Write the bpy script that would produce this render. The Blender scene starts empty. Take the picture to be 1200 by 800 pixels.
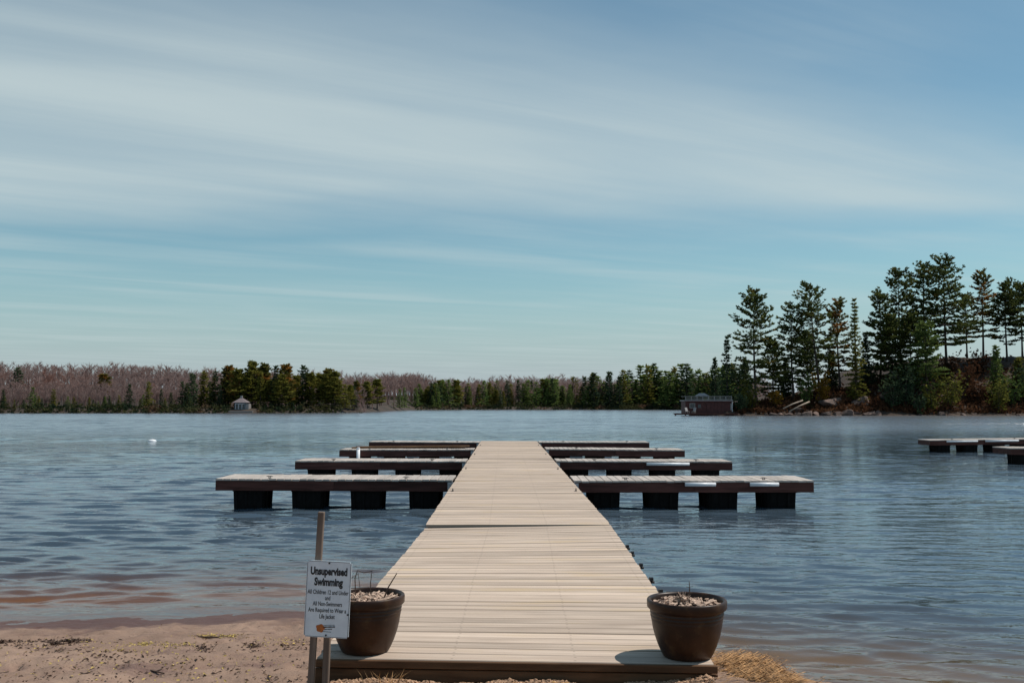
import bpy, bmesh, math, random
import numpy as np
from mathutils import Vector, Matrix, Euler

random.seed(7)
rng = np.random.default_rng(7)
R = math.radians
scene = bpy.context.scene
col = scene.collection

# ------------------------------------------------------------------ camera
CAMH, F, CX, HY = 2.157, 1167.0, 600.0, 474.0      # eye height over the lake, focal length in photo pixels, horizon row
cam = bpy.data.objects.new('camera', bpy.data.cameras.new('camera'))
col.objects.link(cam)
cam.location = (0, 0, CAMH)
cam.data.lens, cam.data.sensor_width = 35.0, 36.0
cam.rotation_euler = (R(90) + math.atan(74 / F), 0, 0)
cam.data.clip_start, cam.data.clip_end = 0.1, 6000
scene.camera = cam

# ------------------------------------------------------------------ sky and sun
SUN_EL, SUN_AZ = R(58), R(76)          # azimuth clockwise from +Y (the view direction)
world = bpy.data.worlds.new('World')
scene.world = world
world.use_nodes = True
wn, wl = world.node_tree.nodes, world.node_tree.links
wn.clear()
def W(kind, **kw):
    n = wn.new(kind)
    for k, v in kw.items():
        setattr(n, k, v)
    return n
def wmath(op, a, b=None, c=None, clamp=False):
    n = W('ShaderNodeMath', operation=op, use_clamp=clamp)
    for i, v in enumerate((a, b, c)):
        if v is None: continue
        if isinstance(v, (int, float)): n.inputs[i].default_value = v
        else: wl.new(v, n.inputs[i])
    return n.outputs[0]
def wramp(v, lo, hi):
    n = W('ShaderNodeMapRange', interpolation_type='SMOOTHSTEP')
    wl.new(v, n.inputs[0])
    n.inputs[1].default_value, n.inputs[2].default_value = lo, hi
    return n.outputs[0]
sky = W('ShaderNodeTexSky', sky_type='NISHITA')
sky.sun_disc = False
sky.sun_elevation, sky.sun_rotation = SUN_EL, SUN_AZ
sky.altitude, sky.air_density, sky.dust_density, sky.ozone_density = 280, 1.0, 0.6, 1.6
tint = W('ShaderNodeMix', data_type='RGBA', blend_type='MULTIPLY')
tint.inputs[0].default_value = 1
wl.new(sky.outputs[0], tint.inputs[6])
tint.inputs[7].default_value = (0.78, 0.985, 0.89, 1)
tc = W('ShaderNodeTexCoord')
sep = W('ShaderNodeSeparateXYZ')
wl.new(tc.outputs['Generated'], sep.inputs[0])
dz = wmath('MAXIMUM', sep.outputs[2], 0.03)
u = wmath('DIVIDE', sep.outputs[0], dz)
v = wmath('DIVIDE', sep.outputs[1], dz)
# cirrus sheet at one height: streak coordinates run along the wind
comb = W('ShaderNodeCombineXYZ')
wl.new(wmath('ADD', wmath('MULTIPLY', u, 0.86), wmath('MULTIPLY', v, 0.5)), comb.inputs[0])
wl.new(wmath('SUBTRACT', wmath('MULTIPLY', v, 0.86), wmath('MULTIPLY', u, 0.5)), comb.inputs[1])
mp = W('ShaderNodeMapping')
wl.new(comb.outputs[0], mp.inputs[0])
mp.inputs['Scale'].default_value = (0.20, 1.25, 1)
n1 = W('ShaderNodeTexNoise'); wl.new(mp.outputs[0], n1.inputs['Vector'])
n1.inputs['Scale'].default_value, n1.inputs['Detail'].default_value, n1.inputs['Roughness'].default_value = 1.1, 6, 0.55
n1.inputs['Distortion'].default_value = 0.5
mp2 = W('ShaderNodeMapping')
wl.new(comb.outputs[0], mp2.inputs[0])
mp2.inputs['Scale'].default_value = (0.55, 0.9, 1); mp2.inputs['Location'].default_value = (3.1, 1.7, 0)
n2 = W('ShaderNodeTexNoise'); wl.new(mp2.outputs[0], n2.inputs['Vector'])
n2.inputs['Scale'].default_value, n2.inputs['Detail'].default_value = 0.8, 5
warp = wmath('MULTIPLY', wmath('SUBTRACT', n2.outputs['Fac'], 0.5), 1.5)
vw = wmath('ADD', v, warp)
edge = wramp(wmath('SUBTRACT', vw, wmath('ADD', wmath('MULTIPLY', u, 0.62), 2.6)), -0.8, 1.1)     # near edge of the sheet
far = wmath('SUBTRACT', 1.0, wramp(vw, 4.3, 5.9))                                                # its far edge
band = wmath('MULTIPLY', edge, far)
streak = wramp(n1.outputs['Fac'], 0.28, 0.68)
c1 = wmath('MULTIPLY', band, wmath('ADD', 0.62, wmath('MULTIPLY', streak, 0.38)))
c2 = wmath('MULTIPLY', wmath('MULTIPLY', streak, wramp(n2.outputs['Fac'], 0.3, 0.7)), 0.42)
cloud = wmath('MAXIMUM', c1, c2, clamp=True)
mixc = W('ShaderNodeMix', data_type='RGBA', blend_type='MIX')
wl.new(wmath('MULTIPLY', cloud, 0.85), mixc.inputs[0])
hz = W('ShaderNodeMix', data_type='RGBA', blend_type='MIX')          # pale moist air low over the horizon
wl.new(wmath('MULTIPLY', wramp(sep.outputs[2], 0.15, -0.02), 0.95), hz.inputs[0])
wl.new(tint.outputs[2], hz.inputs[6])
hz.inputs[7].default_value = (3.85, 4.42, 5.15, 1)
wl.new(hz.outputs[2], mixc.inputs[6])
mixc.inputs[7].default_value = (5.45, 6.35, 6.45, 1)
bg = W('ShaderNodeBackground')
wl.new(mixc.outputs[2], bg.inputs[0])
bg.inputs[1].default_value = 0.108
wo = W('ShaderNodeOutputWorld')
wl.new(bg.outputs[0], wo.inputs[0])

sd = bpy.data.lights.new('sun', 'SUN')
sd.energy, sd.angle, sd.color = 4.3, R(0.53), (1.0, 0.94, 0.86)
sun = bpy.data.objects.new('sun', sd)
col.objects.link(sun)
to_sun = Vector((math.sin(SUN_AZ) * math.cos(SUN_EL), math.cos(SUN_AZ) * math.cos(SUN_EL), math.sin(SUN_EL)))
sun.rotation_euler = (-to_sun).to_track_quat('-Z', 'Y').to_euler()
sun.location = (30, 10, 40)

vs = scene.view_settings
vs.view_transform, vs.look, vs.gamma, vs.use_curve_mapping = 'Standard', 'None', 1.0, False
vs.exposure = -0.07
scene.render.resolution_x, scene.render.resolution_y = 1024, 682

# ------------------------------------------------------------------ helpers
def at_y(px, py, y):                       # photo pixel + distance -> point
    return Vector(((px - CX) / F * y, y, CAMH - (py - HY) / F * y))
def at_z(px, py, z):                       # photo pixel + height of the surface it touches -> point
    y = (CAMH - z) * F / (py - HY)
    return Vector(((px - CX) / F * y, y, z))

class MB:
    def __init__(s): s.v, s.f, s.m = [], [], []
    def add(s, vs_, fs, mi=0):
        o = len(s.v)
        s.v.extend([tuple(p) for p in vs_]); s.f.extend([tuple(i + o for i in f) for f in fs]); s.m.extend([mi] * len(fs))
        return s
    def box(s, c, d, M=None, ch=0.0, mi=0):
        x, y, z = d[0] / 2, d[1] / 2, d[2] / 2
        if ch > 0:                         # all twelve edges chamfered
            bm = bmesh.new(); bmesh.ops.create_cube(bm, size=1)
            for q in bm.verts: q.co = Vector((q.co.x * d[0], q.co.y * d[1], q.co.z * d[2]))
            bmesh.ops.bevel(bm, geom=bm.edges[:], offset=ch, segments=1, affect='EDGES')
            bm.verts.index_update()
            vv = [q.co.copy() for q in bm.verts]; ff = [[q.index for q in f.verts] for f in bm.faces]
            bm.free()
        else:
            vv = [Vector((i * x, j * y, k * z)) for i in (-1, 1) for j in (-1, 1) for k in (-1, 1)]
            ff = [(0, 1, 3, 2), (4, 6, 7, 5), (0, 4, 5, 1), (2, 3, 7, 6), (0, 2, 6, 4), (1, 5, 7, 3)]
        if M is not None: vv = [M @ q for q in vv]
        return s.add([q + Vector(c) for q in vv], ff, mi)
    def beam(s, a, b, w, h, mi=0):         # rectangular bar between two points
        a, b = Vector(a), Vector(b); d = b - a
        M = d.to_track_quat('X', 'Z').to_matrix()
        return s.box((a + b) / 2, (d.length, w, h), M, 0, mi)
    def tube(s, pts, rad, n=8, cap=True, mi=0):
        pts = [Vector(p) for p in pts]
        if isinstance(rad, (int, float)): rad = [rad] * len(pts)
        vv, ff = [], []
        for i, p in enumerate(pts):
            t = (pts[min(i + 1, len(pts) - 1)] - pts[max(i - 1, 0)]).normalized()
            a = t.orthogonal().normalized() if i == 0 else (a - t * a.dot(t)).normalized()
            b = t.cross(a)
            for k in range(n):
                w = 2 * math.pi * k / n
                vv.append(p + (a * math.cos(w) + b * math.sin(w)) * rad[i])
        for i in range(len(pts) - 1):
            for k in range(n):
                k2 = (k + 1) % n
                ff.append((i * n + k, i * n + k2, (i + 1) * n + k2, (i + 1) * n + k))
        if cap:
            ff.append(tuple(range(n - 1, -1, -1))); ff.append(tuple((len(pts) - 1) * n + k for k in range(n)))
        return s.add(vv, ff, mi)
    def lathe(s, prof, n=40, mi=0):
        vv, ff = [], []
        for r, z in prof:
            for k in range(n):
                w = 2 * math.pi * k / n
                vv.append((r * math.cos(w), r * math.sin(w), z))
        for i in range(len(prof) - 1):
            for k in range(n):
                k2 = (k + 1) % n
                ff.append((i * n + k, i * n + k2, (i + 1) * n + k2, (i + 1) * n + k))
        return s.add(vv, ff, mi)
    def mesh(s, name, mats, smooth=False):
        me = bpy.data.meshes.new(name)
        me.from_pydata(s.v, [], s.f)
        for m in (mats if isinstance(mats, (list, tuple)) else [mats]): me.materials.append(m)
        if any(s.m): me.polygons.foreach_set('material_index', s.m)
        if smooth: me.polygons.foreach_set('use_smooth', [True] * len(me.polygons))
        me.update()
        return me
    def obj(s, name, mats, parent=None, smooth=False, loc=None):
        return place(s.mesh(name, mats, smooth), name, parent, loc)

def place(me, name, parent=None, loc=None, rot=None, scale=None):
    o = bpy.data.objects.new(name, me); col.objects.link(o)
    o.parent = parent
    if loc is not None: o.location = loc
    if rot is not None: o.rotation_euler = rot
    if scale is not None: o.scale = scale
    return o
def tag(o, label=None, cat=None, group=None, kind=None):
    if label: o['label'] = label
    if cat: o['category'] = cat
    if group: o['group'] = group
    if kind: o['kind'] = kind
    return o
def thing(name, loc, label, cat, group=None, rz=0):
    o = bpy.data.objects.new(name, None); col.objects.link(o)
    o.location = loc; o.rotation_euler = (0, 0, rz); o.empty_display_size = 0.2
    return tag(o, label, cat, group)
def tri_mesh(name, V, Fc, mats, smooth=False):
    me = bpy.data.meshes.new(name)
    V = np.asarray(V, dtype=np.float32).reshape(-1, 3); Fc = np.asarray(Fc, dtype=np.int32)
    n, k = Fc.shape
    me.vertices.add(len(V)); me.vertices.foreach_set('co', V.ravel())
    me.loops.add(n * k); me.loops.foreach_set('vertex_index', Fc.ravel())
    me.polygons.add(n); me.polygons.foreach_set('loop_start', np.arange(0, n * k, k, dtype=np.int32))
    if smooth: me.polygons.foreach_set('use_smooth', np.ones(n, dtype=bool))
    for m in (mats if isinstance(mats, (list, tuple)) else [mats]): me.materials.append(m)
    me.update(calc_edges=True); me.validate()
    return me

# value noise for terrain
_tab = rng.random((256, 256))
def vnoise(x, y):
    xi, yi = np.floor(x).astype(int), np.floor(y).astype(int)
    fx, fy = x - xi, y - yi
    fx, fy = fx * fx * (3 - 2 * fx), fy * fy * (3 - 2 * fy)
    g = lambda a, b: _tab[a % 256, b % 256]
    return (g(xi, yi) * (1 - fx) + g(xi + 1, yi) * fx) * (1 - fy) + (g(xi, yi + 1) * (1 - fx) + g(xi + 1, yi + 1) * fx) * fy - 0.5
def fbm(x, y, o=4, g=0.5):
    s, a = 0, 1
    for i in range(o):
        s = s + a * vnoise(x * 2 ** i + 17.3 * i, y * 2 ** i + 5.1 * i); a *= g
    return s
def sstep(a, b, x):
    t = np.clip((x - a) / (b - a), 0, 1)
    return t * t * (3 - 2 * t)

# ------------------------------------------------------------------ materials
class NT:
    def __init__(s, name):
        s.mat = bpy.data.materials.new(name); s.mat.use_nodes = True
        s.t = s.mat.node_tree; s.n, s.l = s.t.nodes, s.t.links
        s.n.clear()
        s.out = s.n.new('ShaderNodeOutputMaterial')
    def N(s, kind, ins=None, **kw):
        n = s.n.new(kind)
        for k, v_ in kw.items(): setattr(n, k, v_)
        for k, v_ in (ins or {}).items(): s.set(n.inputs[k], v_)
        return n
    def set(s, i, v_):
        if hasattr(v_, 'is_linked') and hasattr(v_, 'node'): s.l.new(v_, i)
        else: i.default_value = v_
    def math(s, op, a, b=0.0, clamp=False):
        n = s.N('ShaderNodeMath', {0: a, 1: b}, operation=op, use_clamp=clamp); return n.outputs[0]
    def mix(s, f, a, b, blend='MIX'):
        n = s.N('ShaderNodeMix', data_type='RGBA', blend_type=blend)
        s.set(n.inputs[0], f); s.set(n.inputs[6], a if not isinstance(a, tuple) else (*a[:3], 1)); s.set(n.inputs[7], b if not isinstance(b, tuple) else (*b[:3], 1))
        return n.outputs[2]
    def noise(s, vec, scale=1, detail=3, rough=0.5, sc=None, dist=0.0):
        if sc is not None:
            m = s.N('ShaderNodeMapping', {0: vec}); m.inputs['Scale'].default_value = sc; vec = m.outputs[0]
        n = s.N('ShaderNodeTexNoise', {'Vector': vec, 'Scale': scale, 'Detail': detail, 'Roughness': rough, 'Distortion': dist})
        return n.outputs['Fac']
    def range(s, v_, a, b, lo=0.0, hi=1.0):
        n = s.N('ShaderNodeMapRange', {0: v_, 1: a, 2: b, 3: lo, 4: hi}, interpolation_type='SMOOTHSTEP'); return n.outputs[0]
    def bsdf(s, colr, rough=0.7, bump=None, bstr=0.3, bdist=0.02, **kw):
        b = s.N('ShaderNodeBsdfPrincipled', {'Roughness': rough})
        s.set(b.inputs['Base Color'], colr if not isinstance(colr, tuple) else (*colr[:3], 1))
        for k, v_ in kw.items(): s.set(b.inputs[k], v_)
        if bump is not None:
            bp = s.N('ShaderNodeBump', {'Height': bump, 'Strength': bstr, 'Distance': bdist})
            s.l.new(bp.outputs[0], b.inputs['Normal'])
        s.l.new(b.outputs[0], s.out.inputs[0])
        return b
    def coord(s, which='Object'): return s.N('ShaderNodeTexCoord').outputs[which]
    def pos(s): return s.N('ShaderNodeNewGeometry').outputs['Position']
    def orand(s): return s.N('ShaderNodeObjectInfo').outputs['Random']

def wood_mat(name, c1, c2, grain=(2.2, 26, 26), rough=0.75, tone=0.25, stain=None, screws=False, bs=0.35):
    t = NT(name)
    co = t.coord(); r = t.orand()
    off = t.N('ShaderNodeCombineXYZ', {0: t.math('MULTIPLY', r, 37.0), 1: t.math('MULTIPLY', r, 91.0), 2: t.math('MULTIPLY', r, 13.0)}).outputs[0]
    vec = t.N('ShaderNodeVectorMath', {0: co, 1: off}, operation='ADD').outputs[0]
    g = t.noise(vec, 1, 5, 0.6, sc=grain, dist=0.4)
    big = t.noise(vec, 1.3, 3, 0.5, sc=(0.8, 2.5, 2.5))
    c = t.mix(t.range(g, 0.3, 0.72), c1, c2)
    if stain: c = t.mix(t.range(big, 0.54, 0.74, 0, 0.42), c, stain)
    k = t.math('ADD', 1 - tone / 2, t.math('MULTIPLY', r, tone))
    k2 = t.math('MULTIPLY', k, t.range(big, 0.25, 0.6, 0.86, 1.06))
    gray = t.N('ShaderNodeCombineXYZ', {0: k2, 1: k2, 2: k2}).outputs[0]
    c = t.mix(1.0, c, gray, 'MULTIPLY')
    if screws:                                     # two rusty screw heads over each joist
        sp_ = t.N('ShaderNodeSeparateXYZ', {0: co})
        ax_ = t.math('SUBTRACT', t.math('ABSOLUTE', t.math('SUBTRACT', t.math('ABSOLUTE', sp_.outputs[0]), 0.755)), 0.375)
        ay_ = t.math('SUBTRACT', t.math('ABSOLUTE', sp_.outputs[1]), 0.042)
        dd = t.math('SQRT', t.math('ADD', t.math('MULTIPLY', ax_, ax_), t.math('MULTIPLY', ay_, ay_)))
        c = t.mix(t.range(dd, 0.012, 0.005, 0.0, 0.4), c, (0.06, 0.045, 0.04))
        ed = t.range(t.math('ABSOLUTE', sp_.outputs[1]), 0.058, 0.074, 0.0, 0.45)                 # darker along the board edges
        c = t.mix(ed, c, (0.17, 0.13, 0.10))
    t.bsdf(c, rough, g, bs, 0.006, **{'Specular IOR Level': 0.2})
    return t.mat
M_deck = wood_mat('weathered_deck_wood', (0.42, 0.325, 0.255), (0.545, 0.440, 0.355), grain=(1.2, 30, 30), tone=0.34, stain=(0.47, 0.335, 0.16), screws=True)
M_fdeck = wood_mat('finger_deck_wood', (0.36, 0.31, 0.275), (0.47, 0.42, 0.375), tone=0.25)
M_fascia = wood_mat('stained_fascia_wood', (0.046, 0.018, 0.014), (0.100, 0.040, 0.032), grain=(1.2, 14, 14), tone=0.5)
M_beam = wood_mat('brown_treated_timber', (0.105, 0.056, 0.028), (0.20, 0.112, 0.058), grain=(1.6, 18, 18), tone=0.2)
M_edge = wood_mat('dark_brown_timber', (0.075, 0.037, 0.018), (0.145, 0.077, 0.040), grain=(1.6, 18, 18), tone=0.2)  # darker copy of the brown timber for the ramp's front edge
M_stake = wood_mat('grey_stake_wood', (0.13, 0.095, 0.075), (0.24, 0.185, 0.15), grain=(20, 20, 1.6), tone=0.3)
M_log = wood_mat('bleached_log_wood', (0.26, 0.2, 0.15), (0.42, 0.34, 0.27), grain=(0.7, 5, 5))

def plain(name, c, rough=0.6, var=0.15, scale=8, metal=0.0, bump=0.0):
    t = NT(name)
    n = t.noise(t.coord(), scale, 4, 0.6)
    cc = t.mix(t.range(n, 0.3, 0.7), tuple(x * (1 - var) for x in c), tuple(min(1, x * (1 + var)) for x in c))
    t.bsdf(cc, rough, n if bump else None, bump, 0.01, Metallic=metal)
    return t.mat
M_float = plain('black_float_plastic', (0.006, 0.006, 0.006), 0.75, 0.4)
M_float.node_tree.nodes['Principled BSDF'].inputs['Specular IOR Level'].default_value = 0.12
M_white = plain('white_vinyl', (0.74, 0.75, 0.77), 0.4, 0.08)
M_galv = plain('galvanised_steel', (0.42, 0.43, 0.45), 0.4, 0.2, 20, metal=0.8)
M_black = plain('black_iron', (0.018, 0.018, 0.02), 0.5, 0.2)
M_print = plain('black_print', (0.016, 0.018, 0.022), 0.6, 0.1)
M_orange = plain('orange_print', (0.42, 0.12, 0.02), 0.6, 0.15, 60)
M_soil = plain('dark_potting_soil', (0.055, 0.035, 0.022), 0.95, 0.4, 40, bump=0.6)
M_chip = plain('pale_wood_chip', (0.46, 0.33, 0.25), 0.9, 0.35, 30)
M_twig = plain('dry_twig', (0.085, 0.055, 0.04), 0.9, 0.3, 20)
M_straw = plain('dry_straw', (0.34, 0.185, 0.075), 0.85, 0.7, 24)
M_straw2 = plain('yellow_dead_grass', (0.40, 0.29, 0.09), 0.85, 0.4, 12)
M_moss = plain('golden_moss', (0.34, 0.21, 0.03), 0.9, 0.4, 60)
M_leaf = plain('brown_dead_leaf', (0.060, 0.032, 0.020), 0.85, 0.5, 14)
M_pebble = plain('pale_pebble', (0.33, 0.20, 0.12), 0.85, 0.7, 26)
M_rust = plain('rusty_leaf', (0.24, 0.085, 0.02), 0.9, 0.5, 18)

def pot_mat():
    t = NT('glazed_brown_ceramic')
    co = t.coord()
    n = t.noise(co, 3.2, 5, 0.6); n2 = t.noise(co, 14, 4, 0.6)
    c = t.mix(t.range(n, 0.35, 0.7), (0.018, 0.0075, 0.004), (0.056, 0.022, 0.0095))
    c = t.mix(t.range(n2, 0.52, 0.72, 0, 0.7), c, (0.075, 0.042, 0.016))
    c = t.mix(t.range(t.noise(co, 5, 5, 0.7, sc=(1, 1, 0.35)), 0.62, 0.76, 0, 0.45), c, (0.11, 0.085, 0.06))
    t.bsdf(c, t.range(n2, 0.3, 0.7, 0.36, 0.5), n2, 0.08, 0.004, **{'Specular IOR Level': 0.3})
    return t.mat
M_pot = pot_mat()

def sign_mat():
    t = NT('white_sign_metal')
    n = t.noise(t.coord(), 9, 5, 0.6); n2 = t.noise(t.coord(), 45, 3, 0.6)
    c = t.mix(t.range(n, 0.35, 0.7), (0.60, 0.66, 0.72), (0.70, 0.76, 0.81))
    c = t.mix(t.range(n2, 0.66, 0.78, 0, 0.35), c, (0.32, 0.29, 0.25))
    t.bsdf(c, 0.45)
    return t.mat
M_sign = sign_mat()

def sand_mat():
    t = NT('lake_sand')
    p = t.pos()
    z = t.N('ShaderNodeSeparateXYZ', {0: p}).outputs[2]
    n = t.noise(p, 1.1, 5, 0.6); n2 = t.noise(p, 7.0, 5, 0.65); n3 = t.noise(p, 60, 4, 0.7)
    c = t.mix(t.range(n, 0.3, 0.7), (0.235, 0.155, 0.115), (0.325, 0.222, 0.165))
    c = t.mix(t.range(n2, 0.5, 0.72, 0, 0.5), c, (0.19, 0.12, 0.10))
    c = t.mix(t.range(n3, 0.6, 0.72, 0, 0.5), c, (0.17, 0.11, 0.08))
    streak = t.noise(p, 1, 5, 0.65, sc=(0.9, 3.4, 1), dist=0.6)                           # dark organic silt washed into the sand
    c = t.mix(t.range(streak, 0.54, 0.72, 0, 0.75), c, (0.135, 0.082, 0.075))
    zz = t.math('ADD', z, t.math('MULTIPLY', t.math('SUBTRACT', n, 0.5), 0.07))
    wet = t.range(zz, 0.055, 0.115, 1.0, 0.0)
    c = t.mix(wet, c, t.mix(0.85, c, (0.080, 0.040, 0.038)))
    deep = t.range(z, 0.0, -0.12)
    xs = t.N('ShaderNodeSeparateXYZ', {0: p}).outputs[0]
    c = t.mix(deep, c, t.mix(t.range(xs, -0.6, 1.4), (0.27, 0.150, 0.052), (0.27, 0.225, 0.185)))       # brown silt off the beach, clean pale sand past the dock
    h = t.math('ADD', n2, t.math('MULTIPLY', n3, 0.35))
    t.bsdf(c, t.range(wet, 0, 1, 0.95, 0.6), h, 0.8, 0.03, **{'Specular IOR Level': 0.2})
    return t.mat
M_sand = sand_mat()

def water_mat():
    t = NT('lake_water')
    p = t.pos()
    dep = t.N('ShaderNodeAttribute', attribute_name='depth').outputs['Fac']
    fa = t.N('ShaderNodeAttribute', attribute_name='far').outputs['Fac']
    a = t.noise(p, 1, 3, 0.6, sc=(2.2, 5.6, 1), dist=0.5)
    b = t.noise(p, 1, 4, 0.6, sc=(0.45, 1.5, 1), dist=0.4)
    gust = t.range(t.noise(p, 1, 3, 0.5, sc=(0.012, 0.05, 1)), 0.3, 0.7, 0.45, 1.15)
    ha = t.math('MULTIPLY', a, 0.015)
    hb = t.math('MULTIPLY', t.math('MULTIPLY', b, fa), 0.05)
    h = t.math('MULTIPLY', t.math('ADD', ha, hb), gust)
    bp = t.N('ShaderNodeBump', {'Height': h, 'Strength': 1.0, 'Distance': 1.0})
    def slopes(sc, k, w):
        mp_ = t.N('ShaderNodeMapping', {0: p}); mp_.inputs['Scale'].default_value = sc
        nz = t.N('ShaderNodeTexNoise', {'Vector': mp_.outputs[0], 'Scale': 1.0, 'Detail': 2.0, 'Roughness': 0.6})
        d_ = t.N('ShaderNodeVectorMath', {0: nz.outputs['Color'], 1: (0.5, 0.5, 0.5)}, operation='SUBTRACT').outputs[0]
        d_ = t.N('ShaderNodeVectorMath', {0: d_, 1: k}, operation='MULTIPLY').outputs[0]
        sc_ = t.N('ShaderNodeVectorMath', {0: d_}, operation='SCALE'); t.set(sc_.inputs['Scale'], w)
        return sc_.outputs[0]
    wf = t.math('MULTIPLY', fa, t.range(gust, 0.45, 1.15, 0.75, 1.1))
    s1 = slopes((0.9, 2.6, 1), (0.16, 0.34, 0.0), wf)
    s2 = slopes((3.5, 8.0, 1), (0.16, 0.30, 0.0), t.math('ADD', 0.25, t.math('MULTIPLY', wf, 0.3)))
    nn = t.N('ShaderNodeVectorMath', {0: bp.outputs[0], 1: s1}, operation='ADD').outputs[0]
    nn = t.N('ShaderNodeVectorMath', {0: nn, 1: s2}, operation='ADD').outputs[0]
    # wind ripples steepen on the side they run towards (the beach): three sizes, coarser farther out on the open lake
    yy = t.N('ShaderNodeSeparateXYZ', {0: p}).outputs[1]
    def steep(sc, lo, hi, k, near_fade, far_fade, off):
        q = t.N('ShaderNodeVectorMath', {0: p, 1: (off, off * 0.7, 0.0)}, operation='ADD').outputs[0]
        n_ = t.noise(q, 1, 3, 0.55, sc=sc, dist=0.6)
        w_ = t.range(n_, lo, hi, 0.0, k) if lo > 0.2 else t.range(t.math('ABSOLUTE', t.math('SUBTRACT', n_, 0.5)), lo, hi, k, 0.0)   # patches, or thin crest lines
        w_ = t.math('MULTIPLY', w_, gust)
        if near_fade: w_ = t.math('MULTIPLY', w_, t.range(yy, *near_fade))
        if far_fade: w_ = t.math('MULTIPLY', w_, t.range(yy, *far_fade))
        return t.N('ShaderNodeCombineXYZ', {0: 0.0, 1: t.math('MULTIPLY', w_, -1.0), 2: 0.0}).outputs[0]
    for v_ in (steep((0.55, 2.4, 1), 0.57, 0.63, 0.85, (20.0, 42.0), (190.0, 90.0), 31.0),
               steep((0.16, 0.75, 1), 0.57, 0.645, 0.55, (55.0, 120.0), None, 77.0)):
        nn = t.N('ShaderNodeVectorMath', {0: nn, 1: v_}, operation='ADD').outputs[0]
    nrm = t.N('ShaderNodeVectorMath', {0: nn}, operation='NORMALIZE').outputs[0]
    fr = t.N('ShaderNodeFresnel', {'IOR': 1.42, 'Normal': nrm}).outputs[0]
    gl = t.N('ShaderNodeBsdfGlossy', {'Color': (0.99, 0.98, 1.0, 1), 'Roughness': t.math('ADD', 0.02, t.math('MULTIPLY', fa, 0.18)), 'Normal': nrm}).outputs[0]
    tr = t.N('ShaderNodeBsdfTransparent', {'Color': (0.90, 0.76, 0.52, 1)}).outputs[0]
    body = t.N('ShaderNodeBsdfDiffuse', {'Color': (0.052, 0.078, 0.104, 1)}).outputs[0]
    op = t.math('SUBTRACT', 1.0, t.math('EXPONENT', t.math('MULTIPLY', dep, -4.0)), clamp=True)
    under = t.N('ShaderNodeMixShader', {0: op, 1: tr, 2: body}).outputs[0]
    surf = t.N('ShaderNodeMixShader', {0: fr, 1: under, 2: gl}).outputs[0]
    t.l.new(surf, t.out.inputs[0])
    return t.mat
M_water = water_mat()

def needle_mat(name, c1, c2, c3=None, rust=0.0, big=0.22):
    t = NT(name)
    n = t.noise(t.coord(), 0.30, 3, 0.6)
    isl = t.N('ShaderNodeNewGeometry').outputs['Random Per Island']
    c = t.mix(t.range(n, 0.35, 0.65), c1, c2)
    if c3: c = t.mix(t.range(t.noise(t.coord(), big, 2, 0.5, sc=(1, 1, 1.6)), 0.60 - rust, 0.74 - rust, 0, 0.9), c, c3)
    r = t.math('MULTIPLY', t.math('ADD', 0.62, t.math('MULTIPLY', isl, 0.75)), t.math('ADD', 0.85, t.math('MULTIPLY', t.orand(), 0.3)))
    g = t.N('ShaderNodeCombineXYZ', {0: r, 1: r, 2: r}).outputs[0]
    c = t.mix(1.0, c, g, 'MULTIPLY')
    d = t.N('ShaderNodeBsdfDiffuse', {'Color': c}).outputs[0]
    tl = t.N('ShaderNodeBsdfTranslucent', {'Color': c}).outputs[0]
    t.l.new(t.N('ShaderNodeMixShader', {0: 0.42, 1: d, 2: tl}).outputs[0], t.out.inputs[0])
    return t.mat
M_pine = needle_mat('dark_pine_needles', (0.048, 0.070, 0.026), (0.115, 0.130, 0.036), (0.21, 0.135, 0.034))
M_pine_rust = needle_mat('rusty_pine_needles', (0.085, 0.090, 0.030), (0.165, 0.155, 0.040), (0.34, 0.15, 0.036), 0.12)
M_spruce = needle_mat('blue_green_spruce_needles', (0.042, 0.068, 0.040), (0.078, 0.105, 0.050))
M_olive = needle_mat('olive_cedar_needles', (0.115, 0.120, 0.030), (0.22, 0.20, 0.042), (0.33, 0.19, 0.04))
M_green = needle_mat('fresh_pine_needles', (0.090, 0.135, 0.042), (0.17, 0.215, 0.062))
M_gold = needle_mat('golden_shrub_leaves', (0.20, 0.115, 0.018), (0.30, 0.17, 0.028))
M_brush = needle_mat('red_brown_brush', (0.070, 0.034, 0.020), (0.12, 0.060, 0.032))
M_bark = plain('pine_bark', (0.060, 0.045, 0.036), 0.9, 0.3, 3)
M_palebark = plain('pale_bark', (0.20, 0.165, 0.15), 0.9, 0.3, 3)
M_bare = needle_mat('bare_hardwood_twigs', (0.23, 0.155, 0.14), (0.33, 0.235, 0.21), (0.30, 0.165, 0.13), 0.05, 0.04)
M_fringe = needle_mat('mixed_shore_brush', (0.028, 0.044, 0.024), (0.075, 0.075, 0.032), (0.17, 0.10, 0.065), 0.08, 0.12)
def rock_mat():
    t = NT('shield_granite')
    p = t.pos()
    n = t.noise(p, 0.55, 6, 0.65); n2 = t.noise(p, 2.4, 5, 0.7)
    c = t.mix(t.range(n, 0.35, 0.65), (0.060, 0.044, 0.038), (0.19, 0.125, 0.10))
    c = t.mix(t.range(n2, 0.52, 0.7, 0, 0.8), c, (0.035, 0.03, 0.028))
    t.bsdf(c, 0.9, n2, 0.8, 0.3)
    return t.mat
M_rock = rock_mat()
def floor_mat(name, a, b, c_):
    t = NT(name)
    p = t.pos(); n = t.noise(p, 0.25, 5, 0.65); n2 = t.noise(p, 1.3, 5, 0.65)
    c = t.mix(t.range(n, 0.35, 0.65), a, b)
    c = t.mix(t.range(n2, 0.55, 0.7, 0, 0.8), c, c_)
    t.bsdf(c, 0.95, n2, 0.8, 0.3)
    return t.mat
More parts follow.
